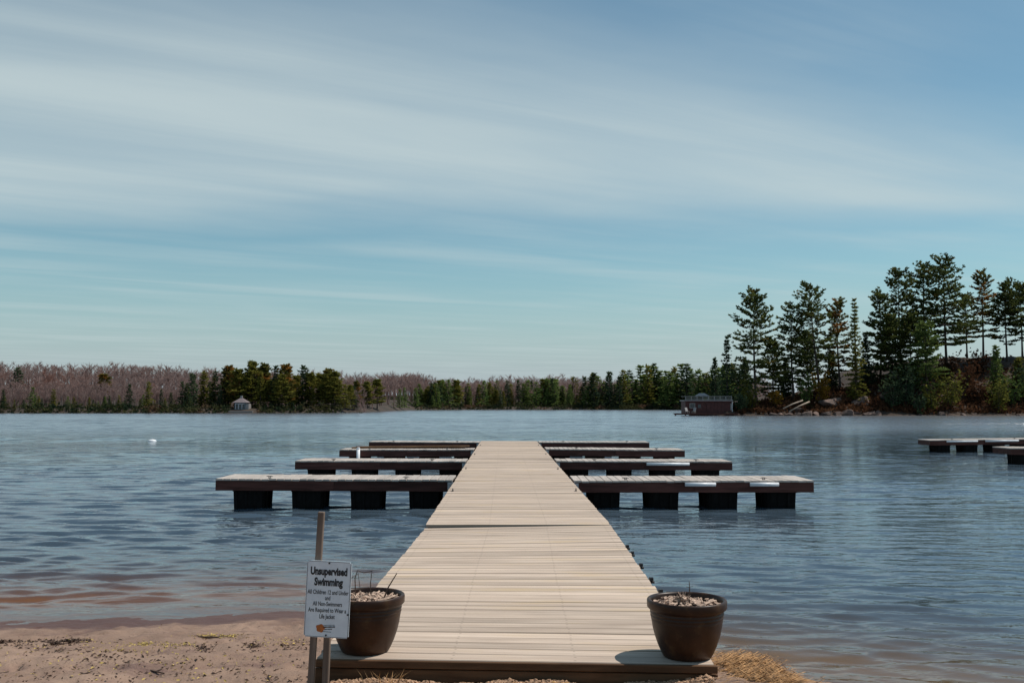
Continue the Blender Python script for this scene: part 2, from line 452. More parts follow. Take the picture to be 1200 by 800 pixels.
M_island = floor_mat('needle_litter_and_granite', (0.038, 0.024, 0.015), (0.065, 0.040, 0.026), (0.020, 0.016, 0.012))
M_forest = floor_mat('forest_floor', (0.035, 0.026, 0.018), (0.055, 0.038, 0.027), (0.020, 0.018, 0.012))
M_redwall = plain('dark_red_boards', (0.062, 0.015, 0.013), 0.7, 0.25, 2)
M_glass = plain('dark_window_glass', (0.035, 0.05, 0.055), 0.08, 0.2)
M_trim = plain('pale_grey_trim', (0.26, 0.245, 0.24), 0.6, 0.1)
M_roof = plain('grey_shingle_roof', (0.17, 0.14, 0.145), 0.85, 0.2, 4)
M_bluewall = plain('slate_blue_boards', (0.11, 0.14, 0.17), 0.7, 0.15, 3)

# ------------------------------------------------------------------ beach and lake bed
def shore_y(x):
    return np.interp(x, [-60, -12, -5.0, -2.2, -1.2, 0.6, 1.6, 2.4, 3.4, 6, 12, 60], [4, 8.9, 10.0, 10.5, 10.5, 9.3, 7.75, 7.30, 6.7, 5.6, 4.5, 0])
def ground_h(x, y):
    x, y = np.asarray(x, float), np.asarray(y, float)
    d = shore_y(x) - y
    k = np.interp(x, [-2, 0.5, 1.4, 2.2, 4], [0.105, 0.14, 0.55, 0.42, 0.2])
    cap = np.interp(x, [-3, 0, 1.3, 3], [0.47, 0.44, 0.56, 0.50])
    dry = cap * np.tanh(np.maximum(d, 0) * k / cap)
    w = np.maximum(-d, 0)
    wet = -(0.055 * w + 0.0016 * w * w)
    h = np.where(d > 0, dry, np.maximum(wet, -7))
    back = sstep(2, -12, y) * 0.5
    amp = np.clip(0.35 + d * 0.5, 0.18, 1.0)
    h = h + back + fbm(x * 1.3, y * 1.3, 3) * 0.032 * amp + fbm(x * 5.5 + 3, y * 5.5, 4, 0.6) * 0.034 * amp
    rip = np.sin((y * 0.9 - x * 0.75 + fbm(x, y, 2) * 0.8) * 9.0) * sstep(0.5, 1.5, d) * 0.005 * np.clip(vnoise(x * 0.7, y * 0.7) * 3 + 0.4, 0, 1)
    mound = 0.118 * sstep(6.7, 6.1, y) * sstep(-1.45, -1.05, x) * sstep(0.95, 0.2, x)
    return h + rip + mound
gx = np.unique(np.concatenate([np.arange(-5.2, 3.0, 0.035), 3.0 + np.geomspace(0.05, 400, 60), -5.2 - np.geomspace(0.05, 400, 60)]))
gy = np.unique(np.concatenate([np.arange(5.4, 11.4, 0.035), 11.4 + np.geomspace(0.05, 440, 70), 5.4 - np.geomspace(0.05, 80, 40)]))
GX, GY = np.meshgrid(gx, gy)
GZ = ground_h(GX, GY)
dr = np.random.default_rng(33)                     # old footprints and scuffs in the dry sand
for i in range(230):
    fx_, fy_ = dr.uniform(-5.2, -1.25), dr.uniform(5.6, 9.5)
    an = dr.uniform(0, 3.14); la, lb, dp = dr.uniform(0.07, 0.15), dr.uniform(0.04, 0.07), dr.uniform(0.006, 0.022)
    q0, q1 = (GX - fx_) * math.cos(an) + (GY - fy_) * math.sin(an), -(GX - fx_) * math.sin(an) + (GY - fy_) * math.cos(an)
    e = (q0 / la) ** 2 + (q1 / lb) ** 2
    GZ -= dp * (np.exp(-e * 1.5) - 0.45 * np.exp(-(np.sqrt(e) - 1.35) ** 2 * 6))
def grid_faces(ny, nx):
    i = np.arange(ny * nx).reshape(ny, nx)
    return np.stack([i[:-1, :-1], i[:-1, 1:], i[1:, 1:], i[1:, :-1]], -1).reshape(-1, 4)
ground = place(tri_mesh('beach', np.stack([GX, GY, GZ], -1), grid_faces(*GX.shape), M_sand, True), 'beach')
tag(ground, 'brown sand beach sloping into the lake', None, None, 'structure')

# ------------------------------------------------------------------ water
wy = [4.2]
def row_step(y): return y * (0.0036 if y < 60 else 0.0036 + 0.010 * min(1, (y - 60) / 60))
while wy[-1] < 900: wy.append(wy[-1] + row_step(wy[-1]))
wy = np.array(wy)
wt = np.linspace(-1, 1, 520)
WYg, WT = np.meshgrid(wy, wt, indexing='ij')
WXg = WT * (WYg * 0.95 + 4)
sy = np.repeat(np.array([row_step(q) for q in wy])[:, None], 520, 1); sx = (WYg * 0.95 + 4) * 2 / 520
WZ = np.zeros_like(WXg)
wr = np.random.default_rng(21)
calm = 0.35 + 0.95 * sstep(-0.30, 0.30, fbm(WXg * 0.11 + 4, WYg * 0.08, 3))
dsh = WYg - shore_y(WXg)                    # metres out from the shore line
NW = 44
for i in range(NW):
    L = 0.30 * (5.2 ** (i / (NW - 1.0)))
    th = wr.normal(0.14, 0.30)              # crests run roughly along x, waves travel towards the beach
    kx, ky = math.sin(th) * 2 * math.pi / L, math.cos(th) * 2 * math.pi / L
    amp = 0.0058 * L * wr.uniform(0.6, 1.4) * (1.4 if L < 0.55 else 0.9 if L < 0.9 else 0.4)
    vis = sstep(2.6, 5.0, L / (sy * abs(math.cos(th)) + sx * abs(math.sin(th))))
    p_ = kx * WXg + ky * WYg + wr.uniform(0, 6.28) + 1.1 * fbm(WXg * 0.35 + i, WYg * 0.35, 2)
    WZ += amp * vis * np.sin(p_ - 0.55 * np.cos(p_))      # steeper on the shoreward face
WZ *= calm * (0.15 + 0.85 * sstep(0.0, 1.8, dsh))
# small swells that shorten and line up with the beach as they run in
ph = dsh * 6.6 + 1.4 * fbm(WXg * 0.35, WYg * 0.2, 2)
sw = np.clip(np.sin(ph), -0.4, 1) ** 1 * np.clip(fbm(WXg * 0.28 + 9, WYg * 0.55, 3) * 3.2 + 0.35, 0, 1)
WZ += 0.022 * sw * sstep(0.1, 1.2, dsh) * sstep(7.5, 2.5, dsh) * sstep(1.5, -1.5, WXg)
depth = np.maximum(0.0, WZ - ground_h(WXg, WYg))
wme = tri_mesh('lake', np.stack([WXg, WYg, WZ], -1), grid_faces(*WXg.shape), M_water, True)
for nm, arr in (('depth', depth), ('far', sstep(30, 100, WYg))):
    at = wme.attributes.new(nm, 'FLOAT', 'POINT'); at.data.foreach_set('value', arr.astype(np.float32).ravel())
lake = place(wme, 'lake')
tag(lake, 'rippled blue-grey lake water', None, None, 'structure')

# ------------------------------------------------------------------ docks
DECK = 0.577
def cx(y): return float(np.interp(y, [6.2, 9.5, 13.6, 43.7], [0.013, 0.031, 0.078, -0.136]))
def board_mesh(name, L, w, t, mat, ch=0.005):
    # planed board: length along x, eased top edges, a slight cup
    m = MB(); hw = w / 2
    prof = [(-hw, -t), (hw, -t), (hw, -ch), (hw - ch, 0), (0, -0.0012), (-hw + ch, 0), (-hw, -ch)]
    n = len(prof)
    vv = [(sx_ * L / 2, p[0], p[1]) for sx_ in (-1, 1) for p in prof]
    ff = [(k, (k + 1) % n, n + (k + 1) % n, n + k) for k in range(n)]
    ff += [tuple(range(n - 1, -1, -1)), tuple(range(n, 2 * n))]
    m.add(vv, [tuple(reversed(f)) for f in ff])
    return m.mesh(name, mat)
PITCH, BW = 0.160, 0.149
bmeshes = [board_mesh('board', 2.44 + d, BW, 0.040, M_deck) for d in (0.0, 0.006, -0.006, 0.009)]
def cleat(parent, loc, rz=0):
    c = MB(); c.box((0, 0, 0.012), (0.10, 0.05, 0.024)); c.box((-0.03, 0, 0.04), (0.02, 0.025, 0.05)); c.box((0.03, 0, 0.04), (0.02, 0.025, 0.05))
    c.tube([(-0.12, 0, 0.062), (-0.06, 0, 0.072), (0.06, 0, 0.072), (0.12, 0, 0.062)], [0.008, 0.014, 0.014, 0.008], 6)
    o = c.obj('cleat', M_black, parent, True, loc); o.rotation_euler.z = rz; o.scale = (0.6, 0.6, 0.6)
    return o
def float_mesh(L, D, H_, ribs=6):
    # tapered hollow-moulded tub with vertical ribs on its sides
    m = MB()
    t_, b = 1.0, 0.93
    vv = [(sx_ * L / 2 * k, sy_ * D / 2 * k, z) for z, k in ((-H_, b), (0, t_)) for sx_, sy_ in ((-1, -1), (1, -1), (1, 1), (-1, 1))]
    m.add(vv, [(0, 1, 5, 4), (1, 2, 6, 5), (2, 3, 7, 6), (3, 0, 4, 7), (4, 5, 6, 7), (3, 2, 1, 0)])
    for i in range(ribs):
        q = -0.42 + 0.84 * i / (ribs - 1)
        for s_ in (-1, 1):
            m.beam((s_ * (L / 2 * t_ + .004), q * D, -0.03), (s_ * (L / 2 * b + .006), q * D * b, -H_ + 0.02), 0.05, 0.03)
            if i % 2 == 0: m.beam((q * L, s_ * (D / 2 * t_ + .004), -0.03), (q * L * b, s_ * (D / 2 * b + .006), -H_ + 0.02), 0.05, 0.024)
    m.box((0, 0, -0.012), (L + 0.05, D + 0.05, 0.024))
    return m.mesh('float', M_float)
FLM = float_mesh(0.60, 0.92, 0.56)
FBM = [board_mesh('board', 1.40 + d, BW, 0.036, M_fdeck) for d in (0.0, 0.012, -0.010)]

# floating main walkway
Y0, Y1 = 13.31, 43.75
wk = thing('floating_walkway', (cx(13.4), Y0, 0), 'long floating plank walkway running out to the end of the dock', 'dock')
nb = int((Y1 - Y0) / PITCH)
for i in range(nb):
    y = Y0 + 0.08 + i * PITCH
    sec = int((y - Y0) / 7.6); tilt = (0.0, 0.004, -0.003, 0.003)[sec % 4]
    place(random.choice(bmeshes), 'board', wk,
          (cx(y) - cx(13.4) + random.gauss(0, 0.002), y - Y0, DECK + random.gauss(0, 0.0018) + tilt * 0),
          (random.gauss(0, 0.004), tilt + random.gauss(0, 0.0008), random.gauss(0.004, 0.0018)))
for s_ in (-1, 1):
    for k in range(4):
        a, b = Y0 + k * 7.58 + 0.02, Y0 + (k + 1) * 7.58 - 0.03
        m = MB(); m.beam((cx(a) - cx(13.4) + s_ * 1.165, a - Y0, DECK - 0.155), (cx(b) - cx(13.4) + s_ * 1.165, b - Y0, DECK - 0.155), 0.05, 0.22)
        m.obj('side_fascia', M_fascia, wk)
m = MB(); m.box((0.0, 0.03, DECK - 0.13), (2.28, 0.045, 0.175)); m.obj('end_header', M_beam, wk)
m = MB(); m.box((cx(43.7) - cx(13.4), Y1 - Y0 - 0.06, DECK - 0.15), (2.28, 0.045, 0.21)); m.obj('end_header', M_fascia, wk)
for y in np.arange(15.2, 43.5, 3.0):
    for s_ in (-1, 1):
        place(FLM, 'float', wk, (cx(y) - cx(13.4) + s_ * 0.78, y - Y0, DECK - 0.27))
for k in range(4):
    m = MB()
    for s_ in (-0.55, 0.0, 0.55): m.beam((s_, 0.1 + k * 7.58, DECK - 0.15), (s_ - 0.05, (k + 1) * 7.58 - 0.1, DECK - 0.15), 0.045, 0.2)
    m.obj('stringer', M_beam, wk)
for y in (18.4, 24.6, 31.8, 38.9):
    for s_ in (-1, 1): cleat(wk, (cx(y) - cx(13.4) + s_ * 1.13, y - Y0, DECK + 0.001), R(90))

# access ramp from the bank
ramp = thing('access_ramp', (0.013, 6.1, 0.2), 'pale plank ramp from the beach to the floating walkway, standing between two brown pots', 'ramp')
RY0, RY1 = 6.205, 13.36
nr = int((RY1 - RY0) / PITCH)
def ramp_pose(y):
    t = (y - RY0) / (RY1 - RY0)
    z = float(np.interp(t, [0, 0.45, 1.0], [0.592, 0.562, 0.553]))
    roll = float(np.interp(t, [0, 0.3, 1.0], [0.004, 0.001, -0.019]))      # right side up where it meets the float
    yaw = float(np.interp(t, [0, 0.5, 1.0], [-0.062, -0.02, 0.015]))
    return z, roll, yaw
for i in reversed(range(nr)):
    y = RY0 + 0.08 + i * PITCH
    z, roll, yaw = ramp_pose(y)
    place(random.choice(bmeshes), 'board', ramp, (cx(y) - 0.013 + random.gauss(0, 0.003), y - 6.1, z - 0.2 + random.gauss(0, 0.0016)),
          (random.gauss(0, 0.004), roll + random.gauss(0, 0.001), yaw + random.gauss(0, 0.0016)))
for s_ in (-1, 1):
    m = MB(); prev = None
    for y in np.linspace(6.36, 13.25, 8):
        z, roll, yaw = ramp_pose(y)
        p = Vector((cx(y) - 0.013 + s_ * 1.15, y - 6.1, z - 0.2 - 0.135 - roll * s_ * 1.15))
        if prev is not None: m.beam(prev, p, 0.045, 0.17)
        prev = p
    m.obj('side_stringer', M_fascia, ramp)
yw = -0.062
Mz = Matrix.Rotation(yw, 3, 'Z')
nose = MB(); nose.box((0.0, 0.094, 0.392 - 0.027), (2.46, 0.026, 0.046), Mz, 0.004); nose.obj('shaded_nosing', M_edge, ramp)  # strip added over the pale board front, its shade put into the colour
hd = MB(); hd.box((0.0, 0.125, 0.392 - 0.062 - 0.12), (2.47, 0.05, 0.245), Mz, 0.004); hd.obj('front_beam', M_edge, ramp)
for y, in ((10.1,), (10.9,), (11.4,), (9.3,), (8.7,)):
    z, roll, yaw = ramp_pose(y)
    br = MB(); br.box((0, 0, -0.06), (0.012, 0.07, 0.13)); br.box((0.012, 0, 0.0), (0.035, 0.05, 0.025)); br.tube([(0.01, 0, -0.03), (0.04, 0, -0.03)], 0.014, 6)
    br.obj('bracket', M_black, ramp, False, (cx(y) - 0.013 + 1.242, y - 6.1, z - 0.2 - roll * 1.24 - 0.01))

# finger docks
def finger(side, k, yf, xend, root, label, bumpers=()):
    """finger dock whose near side is at distance yf; root and tip are x positions"""
    x0, x1 = (root, xend) if side > 0 else (xend, root)
    L = x1 - x0
    t = thing('finger_dock', ((x0 + x1) / 2, yf + 0.7, random.gauss(0, 0.006)), label, 'dock', 'finger docks of the plank walkway' if k else 'finger docks of the neighbouring dock')
    t.rotation_euler = (random.gauss(0, 0.003), random.gauss(0, 0.0045), random.gauss(0, 0.004))
    n = int(L / PITCH)
    for i in range(n):
        place(random.choice(FBM), 'board', t, (-L / 2 + L * (i + 0.5) / n, random.gauss(0, 0.004), DECK + 0.002 + random.gauss(0, 0.0015)),
              (random.gauss(0, 0.002), random.gauss(0, 0.003), R(90) + random.gauss(0, 0.0015)), (1, L / n / PITCH, 1))
    for s_ in (-1, 1):
        for q in (0, 1):
            m = MB(); m.box((-L / 4 + q * L / 2, s_ * 0.665, DECK - 0.142), (L / 2 - 0.006, 0.045, 0.205), None, 0.004); m.obj('side_fascia', M_fascia, t)
    m = MB(); m.box((side * (L / 2 - 0.03), 0, DECK - 0.142), (0.045, 1.27, 0.20), None, 0.004); m.obj('end_fascia', M_fascia, t)
    m = MB()
    for q in (-0.3, 0.3): m.box((0, q, DECK - 0.14), (L - 0.12, 0.045, 0.19))
    m.obj('stringer', M_beam, t)
    for j in range(4):
        c_ = side * (L / 2 - 0.66 - 1.24 * j)
        place(FLM, 'float', t, (c_, -0.12 if side < 0 else -0.08, DECK - 0.242), (0, 0, random.gauss(0, 0.02)))
    for q in (-0.28, 0.30): cleat(t, (q * L, -0.5, DECK + 0.004))
    if k:
        for s_ in (-1, 1):
            m = MB(); m.box((-side * (L / 2 - 0.02), s_ * 0.705, DECK - 0.13), (0.16, 0.012, 0.16)); m.box((-side * (L / 2 + 0.0), s_ * 0.72, DECK - 0.13), (0.03, 0.03, 0.19))
            m.obj('hinge_bracket', M_galv, t)
    for a, b, back in bumpers:
        m = MB(); s_ = 1 if back else -1
        m.tube([(a - (x0 + x1) / 2, s_ * 0.715, DECK - 0.075), (b - (x0 + x1) / 2, s_ * 0.715, DECK - 0.075)], 0.042, 10); m.obj('bumper', M_white, t, True)
    return t
YF = [21.0, 28.15, 35.3, 42.35]
XL = [-6.22, -6.11, -6.10, -6.07]; XR = [6.33, 6.20, 6.10, 5.82]
ORD = ['first', 'second', 'third', 'fourth']
for k in range(4):
    where = ['first finger dock out from the beach', 'second finger dock out from the beach', 'third finger dock out from the beach', 'outermost finger dock at the walkway\'s far end'][k]
    l0 = cx(YF[k] + 0.7) - 1.27; r0 = cx(YF[k] + 0.7) + 1.27
    finger(-1, 1, YF[k], XL[k], l0, where + ', on the swimming sign\'s side')
    bm_ = {0: ((3.62, 4.26, False), (4.98, 5.58, False)), 1: ((3.78, 4.98, False),), 2: (), 3: ()}[k]
    finger(1, 1, YF[k], XR[k], r0, where + (', with two white bumpers,' if k == 0 else ', with one white bumper,' if k == 1 else ',') + ' on the pine island side', bm_)
finger(-1, 0, 36.2, 18.05, 22.95, 'red-brown finger dock of the neighbouring dock, the one without bumpers')
finger(-1, 0, 45.4, 19.0, 23.9, 'dark finger dock of the neighbouring dock with two long white bumpers', ((19.75, 21.15, False), (21.5, 23.0, False)))

# loose things on the docks
pl = MB(); pl.box((0, 0, 0.02), (4.1, 0.24, 0.04), None, 0.004)
o = pl.obj('plank', M_beam, None, False, (-3.75, 36.35, DECK + 0.008)); o.rotation_euler = (0, 0, R(3.0))
tag(o, 'long brown plank lying flat on the third finger dock, sign side', 'plank', 'planks lying on the third finger dock')
o = place(o.data, 'plank', None, (-3.6, 36.28, DECK + 0.05), (0, R(-0.4), R(-1.0)))
tag(o, 'long brown plank lying crosswise on top of another plank', 'plank', 'planks lying on the third finger dock')
ps = thing('pipe_post', (-5.4, 35.14, -0.6), 'short white pipe post standing against the third finger dock', 'post')
m = MB(); m.tube([(0, 0, 0), (0, 0, 1.22)], 0.06, 12); m.obj('pipe', M_white, ps, True)
m = MB(); m.tube([(0, 0, 1.22), (0, 0, 1.26)], [0.068, 0.05], 12); m.obj('cap', M_white, ps, True)
by = thing('mooring_buoy', at_z(180, 516.5, 0.0), 'small white mooring buoy floating alone on open water', 'buoy')
m = MB(); m.lathe([(0.001, -0.10), (0.16, -0.08), (0.24, -0.02), (0.25, 0.02), (0.20, 0.07), (0.11, 0.10), (0.001, 0.11)], 16); m.obj('ball', M_white, by, True)
m = MB(); m.tube([(0, 0, 0.1), (0, 0, 0.15)], 0.02, 8); m.obj('eye', M_galv, by, True)

# ------------------------------------------------------------------ pots
def pot(loc, label, rz, seed, kind):
    rr = random.Random(seed)
    t = thing('plant_pot', loc, label, 'plant pot', 'brown pots at the foot of the ramp', rz)
    prof = [(0.001, 0.0), (0.142, 0.0), (0.150, 0.006), (0.163, 0.03), (0.183, 0.075), (0.202, 0.13), (0.214, 0.18), (0.220, 0.220), (0.2235, 0.236),
            (0.2215, 0.241), (0.2265, 0.248), (0.2275, 0.256), (0.2225, 0.261), (0.2285, 0.268), (0.2295, 0.277), (0.2245, 0.283), (0.230, 0.290), (0.238, 0.296),
            (0.2475, 0.306), (0.2485, 0.342), (0.2465, 0.351), (0.240, 0.356), (0.229, 0.353), (0.223, 0.343), (0.221, 0.30), (0.215, 0.26)]
    m = MB(); m.lathe(prof, 64); m.obj('shell', M_pot, t, True)
    m = MB()
    for r_, z_, zz in ((0.0, 0, 0),): pass
    rings = [(0.001, 0.318), (0.06, 0.317), (0.12, 0.312), (0.18, 0.306), (0.222, 0.298)]
    m.lathe(rings, 32)
    m.v = [(x, y, z + rr.uniform(-0.006, 0.008)) for x, y, z in m.v]
    m.obj('soil', M_soil, t, True)
    m = MB()                                                     # bark chips and dry crumbs
    for i in range(260):
        a, r_ = rr.uniform(0, 6.283), 0.205 * math.sqrt(rr.random())
        hump = 0.045 * math.exp(-((r_ * math.cos(a) + 0.03) ** 2 + (r_ * math.sin(a)) ** 2) / 0.004) if kind == 'mound' else 0.012 * math.exp(-(r_ / 0.1) ** 2)
        M = Euler((rr.uniform(-.6, .6), rr.uniform(-.6, .6), rr.uniform(0, 6.28))).to_matrix()
        m.box((r_ * math.cos(a), r_ * math.sin(a), 0.318 + hump + rr.uniform(0, 0.014)), (rr.uniform(0.012, 0.045), rr.uniform(0.008, 0.02), rr.uniform(0.004, 0.012)), M)
    tag(m.obj('bark_chips', M_chip, t), kind='stuff')
    return t
LP = Vector((-0.935, 6.46, 0.594)); RP = Vector((1.096, 6.335, 0.589))
lp = pot(LP, 'brown glazed pot beside the swimming sign holding bark chips and tall dry twigs', 0.4, 3, 'flat')
rp = pot(RP, 'brown glazed pot with a heap of pale bark chips, next to the straw bank', 1.9, 5, 'mound')
def stick(parent, pts, r0, r1=None, name='twig', mat=M_twig):
    m = MB(); n = len(pts); r1 = r1 or r0 * 0.5
    m.tube(pts, [r0 + (r1 - r0) * i / (n - 1) for i in range(n)], 5); return m.obj(name, mat, parent)
lp.rotation_euler.z = 0; rp.rotation_euler.z = 0
stick(lp, [(0.11, -0.02, 0.31), (0.145, -0.02, 0.40), (0.20, -0.02, 0.49)], 0.006)
stick(lp, [(0.03, 0.03, 0.31), (0.025, 0.03, 0.42), (0.035, 0.03, 0.50)], 0.004)
stick(lp, [(-0.07, 0.03, 0.31), (-0.075, 0.03, 0.45), (-0.06, 0.03, 0.50), (-0.02, 0.03, 0.485), (0.035, 0.03, 0.495)], 0.0035, 0.003)
stick(lp, [(-0.03, -0.05, 0.31), (-0.03, -0.05, 0.40), (-0.045, -0.05, 0.505)], 0.003)
stick(lp, [(-0.1, 0.0, 0.31), (-0.12, 0.0, 0.40), (-0.09, 0.0, 0.46), (-0.05, 0.02, 0.48)], 0.003)
stick(lp, [(0.09, -0.13, 0.335), (0.15, -0.09, 0.345), (0.19, -0.04, 0.352)], 0.011, 0.009, 'dead_stalk', M_chip)
stick(rp, [(0.02, 0.02, 0.31), (0.022, 0.02, 0.42), (0.02, 0.02, 0.46)], 0.004)
stick(rp, [(0.0, 0.02, 0.425), (0.022, 0.02, 0.422), (0.045, 0.02, 0.43)], 0.0025)
stick(rp, [(0.10, -0.05, 0.33), (0.16, 0.0, 0.34), (0.19, 0.03, 0.335)], 0.010, 0.008, 'dead_stalk', M_chip)
m = MB(); rr = random.Random(9)
for i in range(40):
    a = rr.uniform(0, 6.28); r_ = rr.uniform(0.0, 0.035)
    p = Vector((-0.03 + r_ * math.cos(a), r_ * math.sin(a), 0.335)); q = p + Vector((rr.gauss(0, .025), rr.gauss(0, .02), rr.uniform(0.015, 0.06)))
    m.tube([p, q], [0.004, 0.002], 3)
tag(m.obj('dead_stem_tuft', M_chip, rp), kind='stuff')

# ------------------------------------------------------------------ sign
SY = 6.04
sg = thing('swimming_sign', (-1.17, SY, 0.38), 'white metal swimming warning sign with black lettering on two wooden stakes', 'sign')
base = Vector((-1.17, SY, 0.38))
def W2L(px, py, y=SY): return at_y(px, py, y) - base
def stake(pxb, pyb, pxt, pyt, y, w, d):
    a, b = W2L(pxb, pyb, y), W2L(pxt, pyt, y)
    dr = (b - a).normalized(); a = a - dr * 0.25
    m = MB(); M = dr.to_track_quat('Z', 'Y').to_matrix()
    m.box((0, 0, (b - a).length / 2), (w, d, (b - a).length), None, 0.004)
    o = m.obj('stake', M_stake, sg); o.location = a; o.rotation_euler = M.to_euler()
stake(368.5, 800, 378.7, 598, SY + 0.058, 0.040, 0.038)
stake(385.5, 800, 388.5, 690, SY + 0.058, 0.046, 0.038)
cpt = W2L(387.2, 698, SY + 0.018)
SW, SH = 0.272, 0.452
plate = MB(); bmp = bmesh.new()
bmesh.ops.create_cube(bmp, size=1)
for q in bmp.verts: q.co = Vector((q.co.x * SW, q.co.y * 0.006, q.co.z * SH))
bmesh.ops.bevel(bmp, geom=[e for e in bmp.edges if abs(e.verts[0].co.x - e.verts[1].co.x) < 1e-6 and abs(e.verts[0].co.z - e.verts[1].co.z) < 1e-6], offset=0.01, segments=3, affect='EDGES')
bmp.verts.index_update()
plate.add([q.co.copy() for q in bmp.verts], [[q.index for q in f.verts] for f in bmp.faces]); bmp.free()
pl = plate.obj('sign_plate', M_sign, sg, False, cpt)
pl.rotation_euler = (0, R(2.2), R(-4))
def text(body, size, x, z, sxx=1.0, bold=0.0, mat=M_print, name='lettering', align='CENTER'):
    cu = bpy.data.curves.new(name, 'FONT'); cu.body = body; cu.size = size; cu.align_x = align; cu.align_y = 'CENTER'; cu.offset = bold; cu.resolution_u = 3
    tmp = bpy.data.objects.new('tmp', cu); col.objects.link(tmp)
    bpy.context.view_layer.update()
    me = bpy.data.meshes.new_from_object(tmp.evaluated_get(bpy.context.evaluated_depsgraph_get()))
    bpy.data.objects.remove(tmp); bpy.data.curves.remove(cu)
    me.materials.clear(); me.materials.append(mat)
    o = place(me, name, pl, (x, -0.0042, z), (R(90), 0, 0), (sxx, 1, 1))
    return o
text('Unsupervised', 0.062, 0, 0.163, 0.66, 0.0030)
text('Swimming', 0.062, 0, 0.100, 0.68, 0.0030)
for s_, z in (('All Children 12 and Under', 0.040), ('and', 0.006), ('All Non-Swimmers', -0.029), ('Are Required to Wear a', -0.066), ('Life Jacket', -0.103)):
    text(s_, 0.036, 0, z, 0.64, 0.0006)
lg = MB(); n = 22; vv = []
for k in range(n):
    a = 2 * math.pi * k / n; r_ = 0.026 * (1 + 0.10 * math.sin(a * 5 + 1) + 0.05 * math.sin(a * 3))
    vv.append((-0.036 + r_ * math.cos(a), -0.0044, -0.172 + r_ * 0.92 * math.sin(a)))
lg.add(vv, [tuple(range(n))]); lg.obj('logo', M_orange, pl)
lg = MB()                                     # the logo's dark, unreadable script
for (x0, z0, x1, z1, w) in ((-0.02, -0.165, 0.052, -0.160, 0.008), (-0.012, -0.178, 0.035, -0.174, 0.005), (-0.024, -0.190, 0.030, -0.192, 0.003), (-0.018, -0.154, 0.05, -0.150, 0.003)):
    k = 9
    top, bot = [], []
    for i in range(k):
        f = i / (k - 1); x = x0 + (x1 - x0) * f; z = z0 + (z1 - z0) * f + 0.002 * math.sin(f * 25)
        hh = w / 2 * (0.55 + 0.45 * abs(math.sin(f * 17)))
        top.append((x, -0.0048, z + hh)); bot.append((x, -0.0048, z - hh))
    lg.add(top + bot, [(i, i + 1, k + i + 1, k + i) for i in range(k - 1)])
lg.obj('logo_script', M_print, pl)
for x, z in ((0.0, 0.214), (0.0, -0.212), (0.126, -0.085)):
    b_ = MB(); b_.tube([(0, -0.003, 0), (0, -0.008, 0)], 0.0055, 8); b_.obj('bolt', M_black, pl, False, (x, 0, z))
bd = MB()
for (c_, d_) in (((0, -0.0036, SH / 2 - 0.004), (SW - 0.02, 0.001, 0.002)), ((0, -0.0036, -SH / 2 + 0.004), (SW - 0.02, 0.001, 0.002)), ((SW / 2 - 0.004, -0.0036, 0), (0.0025, 0.001, SH - 0.02)), ((-SW / 2 + 0.004, -0.0036, 0), (0.002, 0.001, SH - 0.02))):
    bd.box(c_, d_)
bd.obj('border_line', M_print, pl)

# ------------------------------------------------------------------ beach litter, straw, gravel
def gh(x, y): return float(ground_h(x, y))
def blades(n, centre, spread, length, width, seed, droop=0.5, up=1.0, dirbias=(0, 0)):
    rr = random.Random(seed); V, Fc = [], []
    for i in range(n):
        x, y = centre[0] + rr.gauss(0, spread[0]), centre[1] + rr.gauss(0, spread[1])
        z = gh(x, y) - 0.01
        a = rr.uniform(0, 6.283); L = length * rr.uniform(0.5, 1.3)
        d = Vector((math.cos(a) + dirbias[0], math.sin(a) + dirbias[1], up * rr.uniform(0.3, 1.4))).normalized()
        s_ = d.cross(Vector((rr.gauss(0, .3), rr.gauss(0, .3), 1))).normalized() * width * rr.uniform(0.6, 1.3)
        p0 = Vector((x, y, z)); p1 = p0 + d * L * 0.55; p2 = p1 + (d + Vector((0, 0, -droop * rr.uniform(0.5, 1.6)))).normalized() * L * 0.5
        p2.z = max(p2.z, gh(p2.x, p2.y) + 0.004)
        o = len(V); V += [p0 - s_ / 2, p0 + s_ / 2, p1 + s_ / 2, p1 - s_ / 2, p2]
        Fc += [(o, o + 1, o + 2), (o, o + 2, o + 3), (o + 3, o + 2, o + 4)]
    return V, Fc
V, Fc = blades(3800, (1.43, 6.40), (0.10, 0.22), 0.24, 0.0045, 4, 1.3, 0.35, (1.6, -0.35))
V2, F2 = blades(900, (1.52, 6.15), (0.11, 0.12), 0.17, 0.0045, 5, 1.3, 0.3, (1.6, -0.4))
Fc = Fc + [tuple(i + len(V) for i in f) for f in F2]; V = V + V2
o = place(tri_mesh('dry_grass_clump', [tuple(p) for p in V], Fc, M_straw), 'dry_grass_clump')
tag(o, 'matted heap of golden dry straw sloping to the water beside the bare pot', 'dry grass')
V, Fc = blades(420, (-1.38, 6.17), (0.08, 0.06), 0.09, 0.006, 6, 0.8, 0.7)
o = place(tri_mesh('dry_grass_clump', [tuple(p) for p in V], Fc, M_rust), 'dry_grass_clump')
tag(o, 'rust coloured tuft of dead leaves at the foot of the sign stakes', 'dry grass')
V, Fc = blades(44, (-0.74, 6.05), (0.05, 0.03), 0.11, 0.0035, 8, 0.4, 1.3)
o = place(tri_mesh('dry_grass_clump', [tuple(p) for p in V], Fc, M_straw), 'dry_grass_clump')
tag(o, 'thin pale grass tuft against the ramp\'s front beam', 'dry grass')
